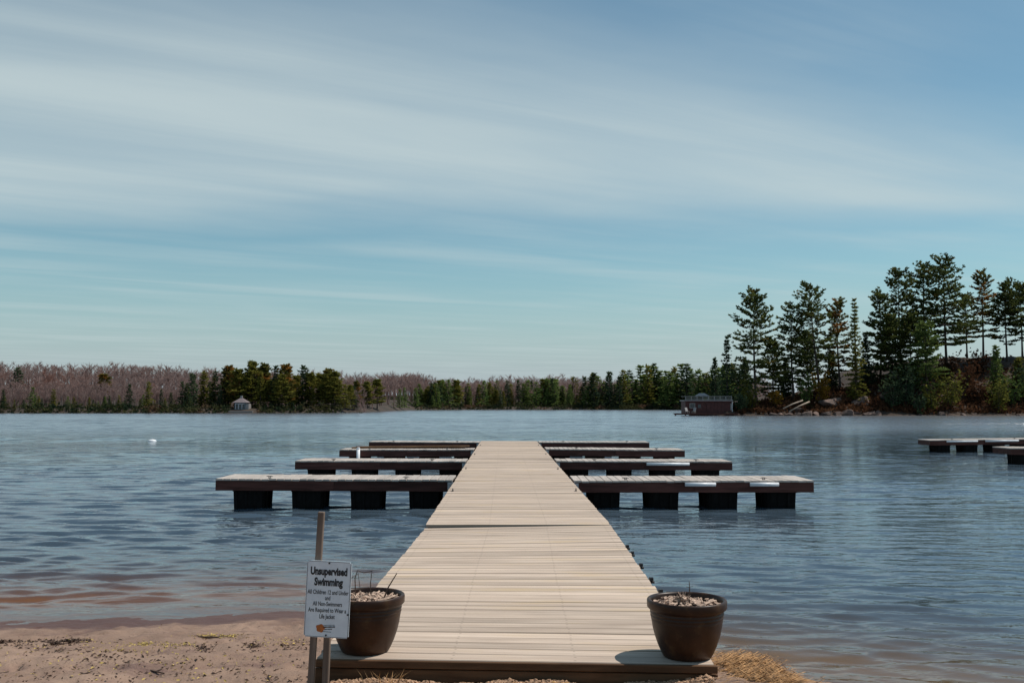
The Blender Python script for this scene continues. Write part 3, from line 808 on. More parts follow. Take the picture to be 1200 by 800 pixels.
# pebbles and crumbs along the foot of the front beam
rr = random.Random(11)
peb, mos = MB(), MB()
def pebble(m, x, y, r_):
    z = gh(x, y) + r_ * 0.3
    bmv = [(1, 0, 0), (-1, 0, 0), (0, 1, 0), (0, -1, 0), (0, 0, .7), (0, 0, -.7)]
    a = rr.uniform(0, 6.28); M = Euler((rr.uniform(-.5, .5), rr.uniform(-.5, .5), a)).to_matrix()
    vv = [M @ (Vector(q) * r_ * rr.uniform(0.7, 1.2)) + Vector((x, y, z)) for q in bmv]
    m.add(vv, [(0, 2, 4), (2, 1, 4), (1, 3, 4), (3, 0, 4), (2, 0, 5), (1, 2, 5), (3, 1, 5), (0, 3, 5)])
for i in range(4200):
    x = rr.uniform(-1.1, 1.2); y = 6.16 - abs(rr.gauss(0, 0.16)) - 0.02 * x
    pebble(peb, x, y, rr.choice((0.006, 0.008, 0.011, 0.014, 0.019)))
for cxm, cym, sp in ((0.25, 6.04, 0.10), (-0.15, 6.02, 0.06), (0.33, 6.03, 0.07)):
    for i in range(260):
        pebble(mos, cxm + rr.gauss(0, sp), cym + rr.gauss(0, 0.03), rr.uniform(0.006, 0.013))
V, Fc = blades(1500, (0.05, 6.05), (0.55, 0.045), 0.055, 0.006, 15, 0.9, 0.6)
tag(place(tri_mesh('grass_litter', [tuple(p) for p in V], Fc, M_straw), 'grass_litter'), 'dry grass and leaf scraps among the pebbles before the ramp', 'dry grass', None, 'stuff')
tag(peb.obj('gravel', M_pebble), 'pale pebbles and dry crumbs along the foot of the front beam', 'gravel', None, 'stuff')
tag(mos.obj('moss', M_moss), 'golden moss growing between the pebbles before the ramp', 'moss', None, 'stuff')
# wrack line: leaves and bits washed up
def litter(spots, mat_, seed, size=0.03):
    rr2 = random.Random(seed); m = MB()
    for (px, py, dx, dy, n) in spots:
        for i in range(int(n * 1.7)):
            qx, qy = px + rr2.gauss(0, dx), py + rr2.gauss(0, dy)
            p = at_z(qx, qy, 0.12)
            for _ in range(3): p = at_z(qx, qy, gh(p.x, p.y))
            s_ = size * rr2.uniform(0.25, 1.1)
            M = Euler((rr2.uniform(-.7, .7), rr2.uniform(-.7, .7), rr2.uniform(0, 6.28))).to_matrix()
            vv = [M @ Vector(q) + p + Vector((0, 0, 0.008)) for q in ((-s_, 0, 0), (0, -s_ * .45, s_ * .12), (s_, 0, 0), (0, s_ * .45, s_ * .25))]
            m.add(vv, [(0, 1, 2), (0, 2, 3)])
    return m
o = litter([(70, 748, 14, 1.6, 190), (95, 746, 10, 1.5, 110), (12, 747, 12, 0.9, 90), (50, 752, 26, 2.2, 90), (303, 751, 6, 2, 60), (245, 755, 8, 2.5, 50), (60, 790, 70, 6, 40), (210, 775, 80, 12, 60), (110, 760, 40, 4, 70), (345, 752, 12, 3, 50), (330, 790, 20, 6, 30), (180, 768, 110, 13, 260)], M_leaf, 3, 0.020).obj('leaf_litter', M_leaf)
tag(o, 'dark dead leaves washed up in a line on the sand', 'leaf litter', None, 'stuff')
o = litter([(190, 750, 22, 1.2, 150), (255, 741, 12, 1.2, 120), (285, 741, 14, 0.9, 50), (150, 756, 20, 2, 60), (330, 747, 18, 3, 60), (80, 752, 30, 4, 60), (60, 775, 60, 8, 40), (240, 780, 60, 8, 40), (180, 766, 110, 14, 160)], M_straw2, 4, 0.016).obj('reed_litter', M_straw2)
tag(o, 'yellow dead reed scraps scattered across the sand', 'reed litter', None, 'stuff')
def beach_twig(pxs, r_, label):
    pts = []
    for px, py in pxs:
        p = at_z(px, py, 0.15)
        for _ in range(3): p = at_z(px, py, gh(p.x, p.y))
        pts.append(p + Vector((0, 0, r_ * 0.7)))
    b0 = pts[0].copy()
    m = MB(); m.tube([p - b0 for p in pts], [r_ * (1 - 0.6 * i / (len(pts) - 1)) for i in range(len(pts))], 6)
    tag(m.obj('twig', M_twig, None, True, b0), label, 'twig', 'twigs washed up on the sand')
beach_twig([(171, 777), (180, 779), (190, 781), (200, 783)], 0.010, 'forked dark twig lying on the dry sand, main stem')
beach_twig([(187, 780), (188, 775), (189, 772)], 0.006, 'short side shoot of the forked dark twig on the sand')
beach_twig([(190, 781), (196, 778), (199, 776)], 0.006, 'thin twig touching the forked dark twig')
beach_twig([(0, 786), (10, 783), (21, 781)], 0.008, 'straight twig alone on smooth sand')
beach_twig([(238, 742), (262, 742), (290, 740), (318, 738)], 0.010, 'long pale stick among the yellow reed scraps')
beach_twig([(105, 784), (116, 781), (126, 780)], 0.006, 'small thin twig on sand below the leaf line')
beach_twig([(320, 785), (321, 790), (322, 792)], 0.006, 'tiny twig on the sand near the sign stakes')

# ------------------------------------------------------------------ far terrain
def isl_h(x, y):
    x, y = np.asarray(x, float), np.asarray(y, float)
    front = 195 + 2.5 * fbm(x * 0.12, y * 0.0, 3) + np.interp(x, [26, 32, 44], [7, 3, 0])
    top = np.interp(x, [28, 33, 43, 50, 57, 62, 68, 74, 80, 86, 100, 130, 170], [0.2, 0.8, 1.1, 1.5, 2.6, 3.8, 4.6, 5.0, 7.5, 11.0, 12.5, 12.5, 11])
    run = np.interp(x, [40, 60, 75, 90], [5, 9, 13, 26])
    d = (y - front) / run
    h = top * sstep(-0.05, 1.0, d) * sstep(300, 262, y) + np.where(d < 0, d * 2.0, 0)
    xt = x - np.maximum(y - 199, 0) * 0.24           # the tip narrows away from the boathouse
    h = h * sstep(32, 37, xt) - 1.5 * sstep(37, 32, xt)
    h = h - 3.0 * sstep(258, 296, y)
    return np.maximum(h, -3) + fbm(x * 0.35, y * 0.35, 4) * 0.9 * sstep(0.0, 0.3, d)
ix, iy = np.arange(20, 190, 0.9), np.concatenate([np.arange(186, 240, 0.9), np.arange(240, 312, 3)])
IX, IY = np.meshgrid(ix, iy)
isl = place(tri_mesh('island', np.stack([IX, IY, isl_h(IX, IY)], -1), grid_faces(*IX.shape), M_island, True), 'island')
tag(isl, 'rocky wooded island with bare brown ground', None, None, 'structure')
def far_front(x, y=None):                     # waterline of the far shore
    x = np.asarray(x, float)
    return np.interp(x, [-400, -150, -62, -45, -38, -20, 60, 140, 420], [245, 250, 252, 262, 395, 425, 425, 330, 320])
def far_h(x, y):
    x, y = np.asarray(x, float), np.asarray(y, float)
    d = y - far_front(x)
    a = x / np.maximum(y, 1) * F + 600        # bearing of the place, used to lay out the ridge line
    ridge = np.interp(a, [-700, -100, 60, 150, 260, 420, 470, 640, 720, 860, 1400], [9, 9.0, 10.5, 9.5, 6.5, 4.5, 4.5, 10.5, 8, 6, 6])
    h = 1.2 * sstep(-1, 4, d) + ridge * sstep(25, 240, d) - 1.5 * sstep(1, -6, d)
    return h + fbm(x * 0.03, y * 0.03, 4) * 1.6 * sstep(0, 40, d)
fx, fy = np.arange(-620, 700, 6.0), np.concatenate([np.arange(236, 460, 2.5), np.arange(460, 1000, 9)])
FX, FY = np.meshgrid(fx, fy)
fs = place(tri_mesh('far_shore', np.stack([FX, FY, far_h(FX, FY)], -1), grid_faces(*FX.shape), M_forest, True), 'far_shore')
tag(fs, 'low wooded hills along the far shore', None, None, 'structure')

# ------------------------------------------------------------------ trees
def tuft(V, Fc, p, d, size, n, flat, rr, wid=0.20):
    d = d.normalized()
    for k in range(n):
        q = Vector((rr.gauss(0, 1), rr.gauss(0, 1), rr.gauss(0, flat))) * 0.75 + d * 0.9 + Vector((0, 0, 0.28))
        q = q.normalized() * size * rr.uniform(0.55, 1.15)
        s_ = q.cross(Vector((rr.gauss(0, 1), rr.gauss(0, 1), rr.gauss(0, 1)))).normalized() * size * wid
        o = len(V); V += [p - s_ * 0.7, p + s_ * 0.7, p + q * 0.6 + s_, p + q]
        Fc += [(o, o + 1, o + 2), (o, o + 2, o + 3)]
def pine(name, seed, H, rad, cb, top_w=0.3, lean=0.0, dens=1.0, flag=0.0, mat=M_pine, tsize=0.60):
    """white pine: layered whorls of long limbs carrying flat sprays of needles; returns trunk mesh, crown mesh"""
    rr = random.Random(seed)
    tm = MB(); V, Fc = [], []
    bend = rr.uniform(-0.5, 0.5)
    def axis(h):
        f = h / H
        return Vector((lean * h + bend * math.sin(f * 3.0), rr_b * math.sin(f * 2.2), h))
    rr_b = rr.uniform(-0.4, 0.4)
    r0 = 0.011 * H + 0.05
    hs = [H * i / 9 for i in range(10)]
    tm.tube([axis(h) - Vector((0, 0, 0.6 if h == 0 else 0)) for h in hs], [max(0.03, r0 * (1 - 0.93 * (h / H)) + (0.08 if h == 0 else 0)) for h in hs], 7)
    h = cb * H
    while h < H * 0.985:
        f = (h - cb * H) / (H * (1 - cb))
        prof = math.sin(min(1, (f + 0.16) / 0.42) * math.pi / 2) * (1 - f) ** 0.58 + top_w * 0.4 * f
        nbr = rr.choice((3, 4, 4, 5, 6))
        a0 = rr.uniform(0, 6.28)
        for b in range(nbr):
            a = a0 + 6.283 * b / nbr + rr.gauss(0, 0.3)
            L = rad * prof * rr.uniform(0.55, 1.22) * (1 + flag * math.cos(a))
            if rr.random() < 0.10: L *= 0.4
            el = R(4 + 46 * f ** 1.6 + rr.gauss(0, 6) - 8 * (1 - f))
            dr = Vector((math.cos(a) * math.cos(el), math.sin(a) * math.cos(el), math.sin(el)))
            p0 = axis(h)
            pts = [p0]
            sag = rr.uniform(-0.04, 0.05)
            for s_ in (0.35, 0.7, 1.0):
                pts.append(p0 + dr * L * s_ + Vector((0, 0, (-sag * math.sin(s_ * 3.1) + 0.10 * s_ ** 3) * L)))
            tm.tube(pts, [0.03 + 0.012 * L, 0.03 + 0.008 * L, 0.03, 0.015], 3, False)
            nt = max(4, int(L * 5.6 * dens))
            side = Vector((-math.sin(a), math.cos(a), 0))
            for k in range(nt):
                s_ = 0.30 + 0.72 * (k + rr.random()) / nt
                i0 = min(2, int(s_ * 3)); base_p = p0 + dr * L * s_ + Vector((0, 0, (-sag * math.sin(s_ * 3.1) + 0.10 * s_ ** 3) * L))
                off = rr.gauss(0, 0.30) * L * (0.25 + 0.5 * (1 - abs(s_ - 0.6)))
                p = base_p + side * off + Vector((0, 0, rr.gauss(0.05, 0.07)))
                tuft(V, Fc, p, dr + side * (0.8 if off > 0 else -0.8), tsize * rr.uniform(0.75, 1.25), 7, 0.22, rr, 0.22)
        h += H * (0.034 + 0.030 * rr.random()) * (1.25 - 0.45 * f)
    p = axis(H)
    for k in range(5): tuft(V, Fc, p - Vector((0, 0, 0.3 * k)), Vector((rr.gauss(0, .4), rr.gauss(0, .4), 1)), tsize * 0.8, 6, 0.8, rr)
    return tm.mesh('trunk', M_bark, True), tri_mesh('crown', [tuple(q) for q in V], Fc, mat)
def spruce(name, seed, H, rad, mat=M_spruce, dens=1.0, tsize=0.7, cb=0.04, rag=0.25, nper=6):
    """pointed dense conifer: short drooping boughs all the way down"""
    rr = random.Random(seed)
    tm = MB(); V, Fc = [], []
    tm.tube([(0, 0, -0.6), (0, 0, H * 0.5), (0, 0, H * 0.98)], [0.012 * H + 0.05, 0.008 * H, 0.02], 6)
    h = cb * H
    while h < H * 0.98:
        f = h / H
        Rr = rad * ((1 - f) ** 0.85) * (0.9 + rag * math.sin(h * 2.3 + seed) * 0.5)
        n = max(3, int((4 + 7 * (1 - f)) * dens))
        a0 = rr.uniform(0, 6.28)
        for b in range(n):
            a = a0 + 6.283 * b / n + rr.gauss(0, 0.25)
            L = Rr * rr.uniform(1 - rag * 1.6, 1 + rag)
            dr = Vector((math.cos(a), math.sin(a), -0.18 + 0.5 * f))
            nt = max(2, int(L * 2.0 * dens / tsize * 0.7))
            for k in range(nt):
                s_ = (k + 0.4 + rr.random() * 0.6) / nt
                tuft(V, Fc, Vector((0, 0, h)) + dr * L * s_ + Vector((rr.gauss(0, .12), rr.gauss(0, .12), rr.gauss(0, .12))), dr, tsize * (1.05 - 0.4 * s_) * rr.uniform(0.7, 1.2), nper, 0.45, rr, 0.24)
        h += H * 0.040 / dens * rr.uniform(0.8, 1.2)
    tuft(V, Fc, Vector((0, 0, H * 0.96)), Vector((0, 0, 1)), tsize * 0.8, 6, 0.8, rr)
    return tm.mesh('trunk', M_bark, True), tri_mesh('crown', [tuple(q) for q in V], Fc, mat)
def shrub(seed, H, rad, mat, n=260, leaf=0.45):
    rr = random.Random(seed)
    tm = MB(); V, Fc = [], []
    for k in range(7):
        a = rr.uniform(0, 6.28); e = Vector((math.cos(a) * rad * 0.7, math.sin(a) * rad * 0.7, H * rr.uniform(0.6, 0.95)))
        tm.tube([(0, 0, -0.4), e * 0.5 + Vector((0, 0, H * 0.1)), e], [0.07, 0.05, 0.02], 4, False)
        for j in range(n // 7):
            s_ = rr.uniform(0.15, 1.1); p = e * s_ + Vector((rr.gauss(0, rad * .28), rr.gauss(0, rad * .28), rr.gauss(0, H * .10)))
            p.z = max(0.1, p.z)
            tuft(V, Fc, p, Vector((p.x, p.y, 0.6)), leaf * rr.uniform(0.6, 1.2), 4, 0.8, rr, 0.28)
    return tm.mesh('stem', M_bark, True), tri_mesh('foliage', [tuple(q) for q in V], Fc, mat)
def plant_tree(name, label, cat, group, loc, pair, names=('trunk', 'crown'), rz=0.0, sc=(1, 1, 1)):
    t = thing(name, loc, label, cat, group, rz); t.scale = sc
    place(pair[0], names[0], t); place(pair[1], names[1], t)
    return t
def on_isl(px, y):
    x = (px - CX) / F * y
    return Vector((x, y, float(isl_h(x, y))))
# island pines, each from its own place, top and spread in the photograph
PX = F / 200.0                                 # photo pixels per metre out there
G1 = 'tall white pines on the island'
P = [  # px, distance, top row, half width px, crown base frac, label, options
 (886, 203, 340, 27, 0.26, 'tall white pine standing nearest the red boathouse, with a bare lower trunk', dict(seed=1, dens=1.0)),
 (930, 206, 356, 21, 0.22, 'thin open-crowned white pine between the boathouse pine and the leaning pine', dict(seed=2, dens=0.8)),
 (961, 204, 336, 27, 0.30, 'white pine leaning toward the boathouse above the golden shrub', dict(seed=3, lean=-0.09, dens=0.95)),
 (985, 208, 352, 18, 0.28, 'rust-tinged white pine behind the golden shrub', dict(seed=4, mat=M_pine_rust)),
 (1031, 209, 343, 19, 0.2, 'white pine above the granite ledge beside the olive spruce', dict(seed=5)),
 (1056, 212, 317, 25, 0.15, 'dense dark white pine rising from the shaded bank', dict(seed=6, dens=1.25)),
 (1086, 216, 309, 24, 0.2, 'dark white pine close against the tallest pine', dict(seed=7, dens=1.15)),
 (1110, 212, 303, 31, 0.36, 'tallest white pine on the island, broad flat limbs over a bare trunk', dict(seed=8, dens=1.15, mat=M_pine)),
 (1134, 222, 345, 14, 0.38, 'slender white pine with a thin bare trunk on the ridge', dict(seed=9, dens=0.8)),
 (1153, 216, 318, 17, 0.42, 'narrow white pine standing clear on the ridge with a bare trunk', dict(seed=10, dens=1.0, mat=M_pine_rust)),
 (1181, 216, 332, 20, 0.30, 'white pine on the ridge with its limbs swept to the outer side', dict(seed=11, flag=0.25)),
 (1199, 218, 334, 18, 0.30, 'white pine at the outer end of the ridge', dict(seed=12)),
 (1222, 220, 326, 22, 0.3, 'white pine beyond the ridge end', dict(seed=13)),
 (1044, 207, 372, 17, 0.08, 'lower dark pine filling the gap on the shaded bank', dict(seed=14, dens=1.3)),
 (1070, 206, 368, 18, 0.06, 'lower dark pine standing before the tallest pines', dict(seed=15, dens=1.3)),
 (948, 214, 392, 17, 0.15, 'short dark pine behind the leaning pine', dict(seed=16)),
 (906, 214, 398, 17, 0.12, 'short dark pine behind the boathouse pine', dict(seed=17)),
 (1088, 201, 378, 19, 0.22, 'light green young pine in front of the tallest pines', dict(seed=18, mat=M_green, dens=1.1)),
]
for px, y, ty, hw, cb, lab, op in P:
    b = on_isl(px, y)
    top = CAMH + (HY - ty) / F * y
    H = top - b.z
    op = dict(op); seed = op.pop('seed')
    pr = pine('white_pine', seed * 13 + 5, H, hw / F * y * 1.38, cb * (0.85 if cb < 0.34 else 0.68), **op)
    if 'lean' in op: pass
    plant_tree('white_pine', lab, 'tree', G1, b, pr)
S = [
 (852, 200, 394, 15, 'dark spruce standing directly behind the red boathouse', M_spruce, 31, 0.9),
 (838, 214, 418, 12, 'small spruce at the island tip behind the boathouse roof', M_spruce, 32, 0.9),
 (1003, 202, 348, 16, 'pointed olive spruce standing on the granite ledge', M_olive, 33, 1.1),
 (1015, 210, 392, 14, 'dark spruce tucked behind the olive spruce', M_spruce, 34, 1.0),
 (873, 209, 418, 14, 'low dark spruce behind the boathouse pine trunk', M_spruce, 35, 1.0),
 (1168, 203, 404, 16, 'green spruce on the steep bank under the ridge pines', M_green, 36, 1.0),
 (1194, 205, 418, 17, 'dark bushy spruce on the bank at the ridge end', M_olive, 37, 1.0),
 (975, 212, 412, 13, 'small dark spruce behind the golden shrub', M_spruce, 38, 1.0),
 (921, 211, 420, 13, 'small dark spruce between the two open pines', M_spruce, 39, 1.0),
]
for px, y, ty, hw, lab, mt, sd_, dn in S:
    b = on_isl(px, y); H = CAMH + (HY - ty) / F * y - b.z
    plant_tree('spruce', lab, 'tree', 'spruces on the island', b, spruce('spruce', sd_, H, hw / F * y, mt, dn, 0.75))
SH = [
 (880, 200, 446, 11, 'yellow-green bush at the foot of the boathouse pine', M_olive), (908, 200, 458, 7, 'small golden bush on the low rocks', M_gold),
 (961, 201, 436, 9, 'golden orange shrub glowing above the granite ledge', M_gold), (944, 201, 440, 9, 'green bush beside the golden shrub', M_green),
 (1022, 208, 428, 12, 'dark bush behind the olive spruce foot', M_spruce), (1060, 199, 430, 15, 'dark bush overhanging the shaded bank', M_spruce), (1046, 198, 446, 13, 'dark low bush at the water under the shaded bank', M_spruce),
 (1112, 199, 436, 15, 'olive gold bush at the water below the tallest pine', M_olive), (1132, 206, 428, 16, 'red-brown bare brush on the bank slope', M_brush),
 (1144, 202, 446, 13, 'red-brown brush low on the bank by the green spruce', M_brush), (1168, 198, 446, 12, 'golden olive bush before the green spruce', M_olive), (1186, 201, 440, 16, 'green bush low on the bank at the ridge end', M_green),
 (1092, 198, 452, 11, 'olive bush under the light green young pine', M_olive), (1210, 202, 424, 16, 'tall dark bush at the ridge end', M_spruce), (867, 198, 462, 8, 'low dark bush beside the boathouse wall', M_spruce),
 (1074, 197, 458, 9, 'low dark bush on the shaded waterline', M_spruce), (1150, 212, 412, 12, 'red-brown brush on the ridge top', M_brush), (1110, 210, 416, 13, 'brown brush under the tallest pine', M_brush),
]
for i, (px, y, ty, hw, lab, mt) in enumerate(SH):
    b = on_isl(px, y); b.z = max(b.z, 0.1); H = max(1.2, CAMH + (HY - ty) / F * y - b.z)
    plant_tree('bush', lab, 'bush', 'bushes along the island shore', b, shrub(60 + i, H, hw / F * y, mt, int(150 + 26 * H * hw / 10), 0.5), ('stem', 'foliage'))

# rocks along the island waterline
def rock_mesh(seed, sub=3):
    bm = bmesh.new(); bmesh.ops.create_icosphere(bm, subdivisions=sub, radius=1)
    rr2 = random.Random(seed); ax = [Vector((rr2.gauss(0, 1), rr2.gauss(0, 1), rr2.gauss(0, 1))).normalized() for _ in range(18)]
    lim = [rr2.uniform(0.42, 0.8) for _ in ax]
    for v_ in bm.verts:
        for a, l in zip(ax, lim):
            dd = v_.co.dot(a)
            if dd > l: v_.co -= a * (dd - l)
        v_.co *= 1 + rr2.uniform(-0.03, 0.03)
    me = bpy.data.meshes.new('rock'); bm.to_mesh(me); bm.free(); me.materials.append(M_rock)
    return me
RM = [rock_mesh(s_) for s_ in range(6)]
rr = random.Random(44)
rocks = [(897, 0.9), (906, 1.3), (914, 1.0), (924, 1.6), (934, 1.3), (944, 2.0), (955, 1.6), (967, 2.1), (979, 1.7), (991, 2.2), (1003, 1.8), (1016, 2.3), (1028, 1.7), (872, 0.8), (884, 1.0), (863, 0.8),
         (1078, 0.8), (1092, 1.2), (1101, 1.3), (1112, 0.9), (1128, 0.9), (1141, 0.8), (1155, 0.8), (1164, 1.3), (1178, 0.9), (1192, 1.0)]
for i, (px, s_) in enumerate(rocks):
    y = 196.2 + rr.uniform(-0.8, 0.8)
    x = (px - CX) / F * y
    o = place(RM[i % 6], 'rock', None, (x, y, 0.1 * s_), (rr.uniform(-.3, .3), rr.uniform(-.3, .3), rr.uniform(0, 6.28)), (s_ * rr.uniform(0.7, 1.1), s_ * 0.7, s_ * rr.uniform(0.35, 0.6)))
    tag(o, 'granite boulder at the waterline under the granite ledge' if px < 1050 and px > 890 else 'granite boulder at the waterline by the boathouse' if px <= 890 else 'granite boulder at the waterline below the steep bank', 'rock', 'boulders by the boathouse' if px <= 890 else 'boulders under the granite ledge' if px < 1050 else 'boulders below the steep bank')
ledges = [(1006, 201.5, 4.0, 1.5, 'flat pale granite slab on top of the ledge'), (975, 200, 3.4, 1.4, 'granite slab on the ledge below the golden shrub'), (938, 198.4, 2.8, 1.1, 'low sloping granite slab near the fallen logs'), (1030, 203.5, 3.0, 1.2, 'granite slab at the shaded end of the ledge')]
for i, (px, y, s_, hz, lab) in enumerate(ledges):
    x = (px - CX) / F * y
    tag(place(RM[(i + 2) % 6], 'rock', None, (x, y, float(isl_h(x, y)) - 0.1), (0.1, R(-6), 0.3 * i), (s_, 2.4, hz)), lab, 'rock')
for a, b, lab in (((917, 478.5), (940, 469), 'bleached fallen log sloping down the rocks, the higher one'), ((924, 482), (948, 470.5), 'bleached fallen log sloping down the rocks, the lower one')):
    pa, pb = at_y(*a, 195.4), at_y(*b, 197.2); m = MB()
    pa.z = max(pa.z, 0.25); m.tube([Vector((0, 0, 0)), (pb - pa) * 0.5 + Vector((0, 0, 0.1)), pb - pa], [0.10, 0.13, 0.16], 8)
    tag(m.obj('fallen_log', M_log, None, True, pa), lab, 'log')

# ------------------------------------------------------------------ boathouse on the island tip
BY = 197.0
bw = 9.1; bx0 = (803 - CX) / F * BY
bh = thing('boathouse', (bx0 + bw / 2, BY + 2.6, 0), 'dark red boathouse with a railed roof deck on the island tip', 'boathouse')
def bb(name, mat, c, d, parent=bh, ch=0.0):
    m = MB(); m.box(c, d, None, ch); return m.obj(name, mat, parent)
wal = MB()
wall = bb('wall', M_redwall, (0, 0, 1.62), (bw, 5.0, 2.5))
for i in range(12):
    z = 0.45 + i * 0.205
    bb('siding_board', M_redwall, (0, -2.515, z), (bw + 0.02, 0.03, 0.185), wall)
rf = bb('roof_deck', M_trim, (0, -0.1, 2.98), (bw + 0.5, 5.6, 0.2))
bb('eave_board', M_redwall, (0, -2.93, 2.83), (bw + 0.5, 0.05, 0.1), rf)
rail = MB()
rl = bb('railing', M_trim, (0, -2.7, 3.80), (bw + 0.1, 0.07, 0.07))
bb('lower_rail', M_trim, (0, -2.7, 3.24), (bw + 0.1, 0.05, 0.05), rl)
for i in range(9): bb('post', M_trim, (-bw / 2 + bw * i / 8, -2.7, 3.44), (0.09, 0.09, 0.72), rl)
for i in range(56): bb('baluster', M_trim, (-bw / 2 + bw * (i + 0.5) / 56, -2.7, 3.52), (0.03, 0.03, 0.52), rl)
for s_ in (-1, 1):
    bb('side_railing', M_trim, (s_ * bw / 2, -0.2, 3.80), (0.07, 4.9, 0.07))
w1 = bb('window', M_glass, (-bw / 2 + 1.35, -2.55, 1.95), (0.95, 0.06, 0.85))
for c_, d_ in (((0, 0, .45), (1.1, .1, .1)), ((0, 0, -.45), (1.1, .1, .1)), ((-.5, 0, 0), (.1, .1, .8)), ((.5, 0, 0), (.1, .1, .8))):
    bb('frame', M_trim, Vector((-bw / 2 + 1.35, -2.57, 1.95)) + Vector(c_), d_, w1)
dr_ = bb('door', M_redwall, (-bw / 2 + 2.75, -2.55, 1.4), (0.9, 0.06, 2.0)); bb('pane', M_glass, (-bw / 2 + 2.75, -2.6, 1.85), (0.6, 0.04, 0.7), dr_)
bb('corner_board', M_trim, (bw / 2 - 0.05, -2.56, 1.7), (0.3, 0.05, 1.3))
gd = bb('boat_door', M_redwall, (1.4, -2.55, 1.45), (3.2, 0.06, 2.1))
for i in range(5): bb('plank', M_redwall, (-0.1 + i * 0.72 + 0.06, -2.6, 1.45), (0.64, 0.03, 2.0), gd)
cn = MB(); cn.add([(-1.3, -1.0, 3.9), (1.3, -1.0, 3.9), (1.3, 1.0, 3.9), (-1.3, 1.0, 3.9), (-0.5, 0, 4.45), (0.5, 0, 4.45)], [(0, 1, 5, 4), (2, 3, 4, 5), (1, 2, 5), (3, 0, 4), (3, 2, 1, 0)])
for px_, py_ in ((-1.2, -.9), (1.2, -.9), (1.2, .9), (-1.2, .9)): cn.box((px_, py_, 3.45), (0.07, 0.07, 0.9))
cn.obj('roof_canopy', M_trim, bh, False, (-0.9, -0.6, 0.0))
pd = thing('boathouse_dock', ((788 - CX) / F * 195.5 + 6.2, 194.8, 0), 'low dark plank dock along the front of the red boathouse', 'dock')
bb('deck', M_beam, (0, 0, 0.42), (12.4, 1.8, 0.12), pd)
for i in range(7): bb('pile', M_fascia, (-5.9 + i * 1.95, -0.7, 0.0), (0.22, 0.22, 0.7), pd)
bb('fascia', M_fascia, (0, -0.93, 0.36), (12.4, 0.05, 0.3), pd)
for k, dx in enumerate((-3.4, -2.2)):
    ch_ = thing('deck_chair', ((788 - CX) / F * 195.5 + 6.2 + dx, 194.9, 0.48), 'slanted wooden deck chair on the boathouse dock', 'chair', 'deck chairs on the boathouse dock', R(25 - 60 * k))
    m = MB(); m.box((0, 0, 0.36), (0.55, 0.55, 0.04), Euler((R(-10), 0, 0)).to_matrix()); m.obj('seat', M_trim, ch_)
    m = MB(); m.box((0, 0.42, 0.72), (0.55, 0.04, 0.85), Euler((R(-25), 0, 0)).to_matrix()); m.obj('backrest', M_trim, ch_)
    for sx_ in (-0.27, 0.27):
        for sy_ in (-0.25, 0.25): m = MB(); m.box((sx_, sy_, 0.19), (0.06, 0.06, 0.38)); m.obj('leg', M_trim, ch_)
lpst = thing('lamp_post', on_isl(857.5, 197.5) - Vector((0, 0, 0.3)), 'pale short post beside the boathouse corner', 'post')
m = MB(); m.tube([(0, 0, 0), (0, 0, 2.2)], 0.12, 8); m.obj('pole', M_white, lpst); m = MB(); m.box((0, 0, 2.32), (0.34, 0.34, 0.24), None, 0.03); m.obj('cap', M_trim, lpst)

# ------------------------------------------------------------------ far buildings
gy_ = 250.0; g0 = at_z(283, 484, 0); g0.y = 256; g0.x = (283.5 - CX) / F * 256
gz = thing('gazebo_boathouse', (g0.x, 256, 0.2), 'small pale boathouse with pyramid roof and blue windows among far conifers', 'boathouse')
m = MB(); m.box((0, 0, 1.35), (2.7, 2.7, 2.3)); m.obj('wall', M_bluewall, gz)
m = MB(); m.box((1.75, 0.1, 1.2), (0.8, 2.4, 2.0)); m.obj('side_wall', M_trim, gz)
rfm = MB(); rfm.add([(-1.9, -1.9, 2.5), (1.9, -1.9, 2.5), (1.9, 1.9, 2.5), (-1.9, 1.9, 2.5), (-.35, -.35, 3.6), (.35, -.35, 3.6), (.35, .35, 3.6), (-.35, .35, 3.6)], [(0, 1, 5, 4), (1, 2, 6, 5), (2, 3, 7, 6), (3, 0, 4, 7), (4, 5, 6, 7), (3, 2, 1, 0)])
rr_o = rfm.obj('roof', M_roof, gz); m = MB(); m.box((0, 0, 3.9), (0.5, 0.5, 0.7)); m.obj('cupola', M_trim, rr_o)
for k in range(3):
    x = -0.85 + k * 0.85
    m = MB(); m.box((x, -1.37, 1.5), (0.55, 0.06, 1.2)); w_ = m.obj('window', M_glass, gz)
    m = MB(); m.box((x - .33, -1.39, 1.5), (0.08, 0.08, 1.4)); m.box((x, -1.39, 2.17), (0.58, 0.08, 0.07)); m.obj('frame', M_white, w_)
m = MB(); m.box((0.6, -2.6, 0.2), (6.5, 2.4, 0.25)); m.obj('deck', M_trim, gz)
hy = 440.0
cz = thing('cottage', ((512 - CX) / F * hy, hy, float(far_h((512 - CX) / F * hy, hy))), 'pale grey cottage half hidden by trees on the far shore', 'house')
m = MB(); m.box((0, 0, 2.6), (7.5, 6, 4.2)); m.obj('wall', M_trim, cz)
m = MB(); m.add([(-4.2, -3.5, 4.7), (4.2, -3.5, 4.7), (4.2, 3.5, 4.7), (-4.2, 3.5, 4.7), (-4.2, 0, 6.4), (4.2, 0, 6.4)], [(0, 1, 5, 4), (2, 3, 4, 5), (1, 2, 5), (3, 0, 4), (3, 2, 1, 0)]); m.obj('roof', M_roof, cz)
for x in (-2.4, 0, 2.4): m = MB(); m.box((x, -3.03, 3.0), (1.3, 0.08, 1.3)); m.obj('window', M_glass, cz)

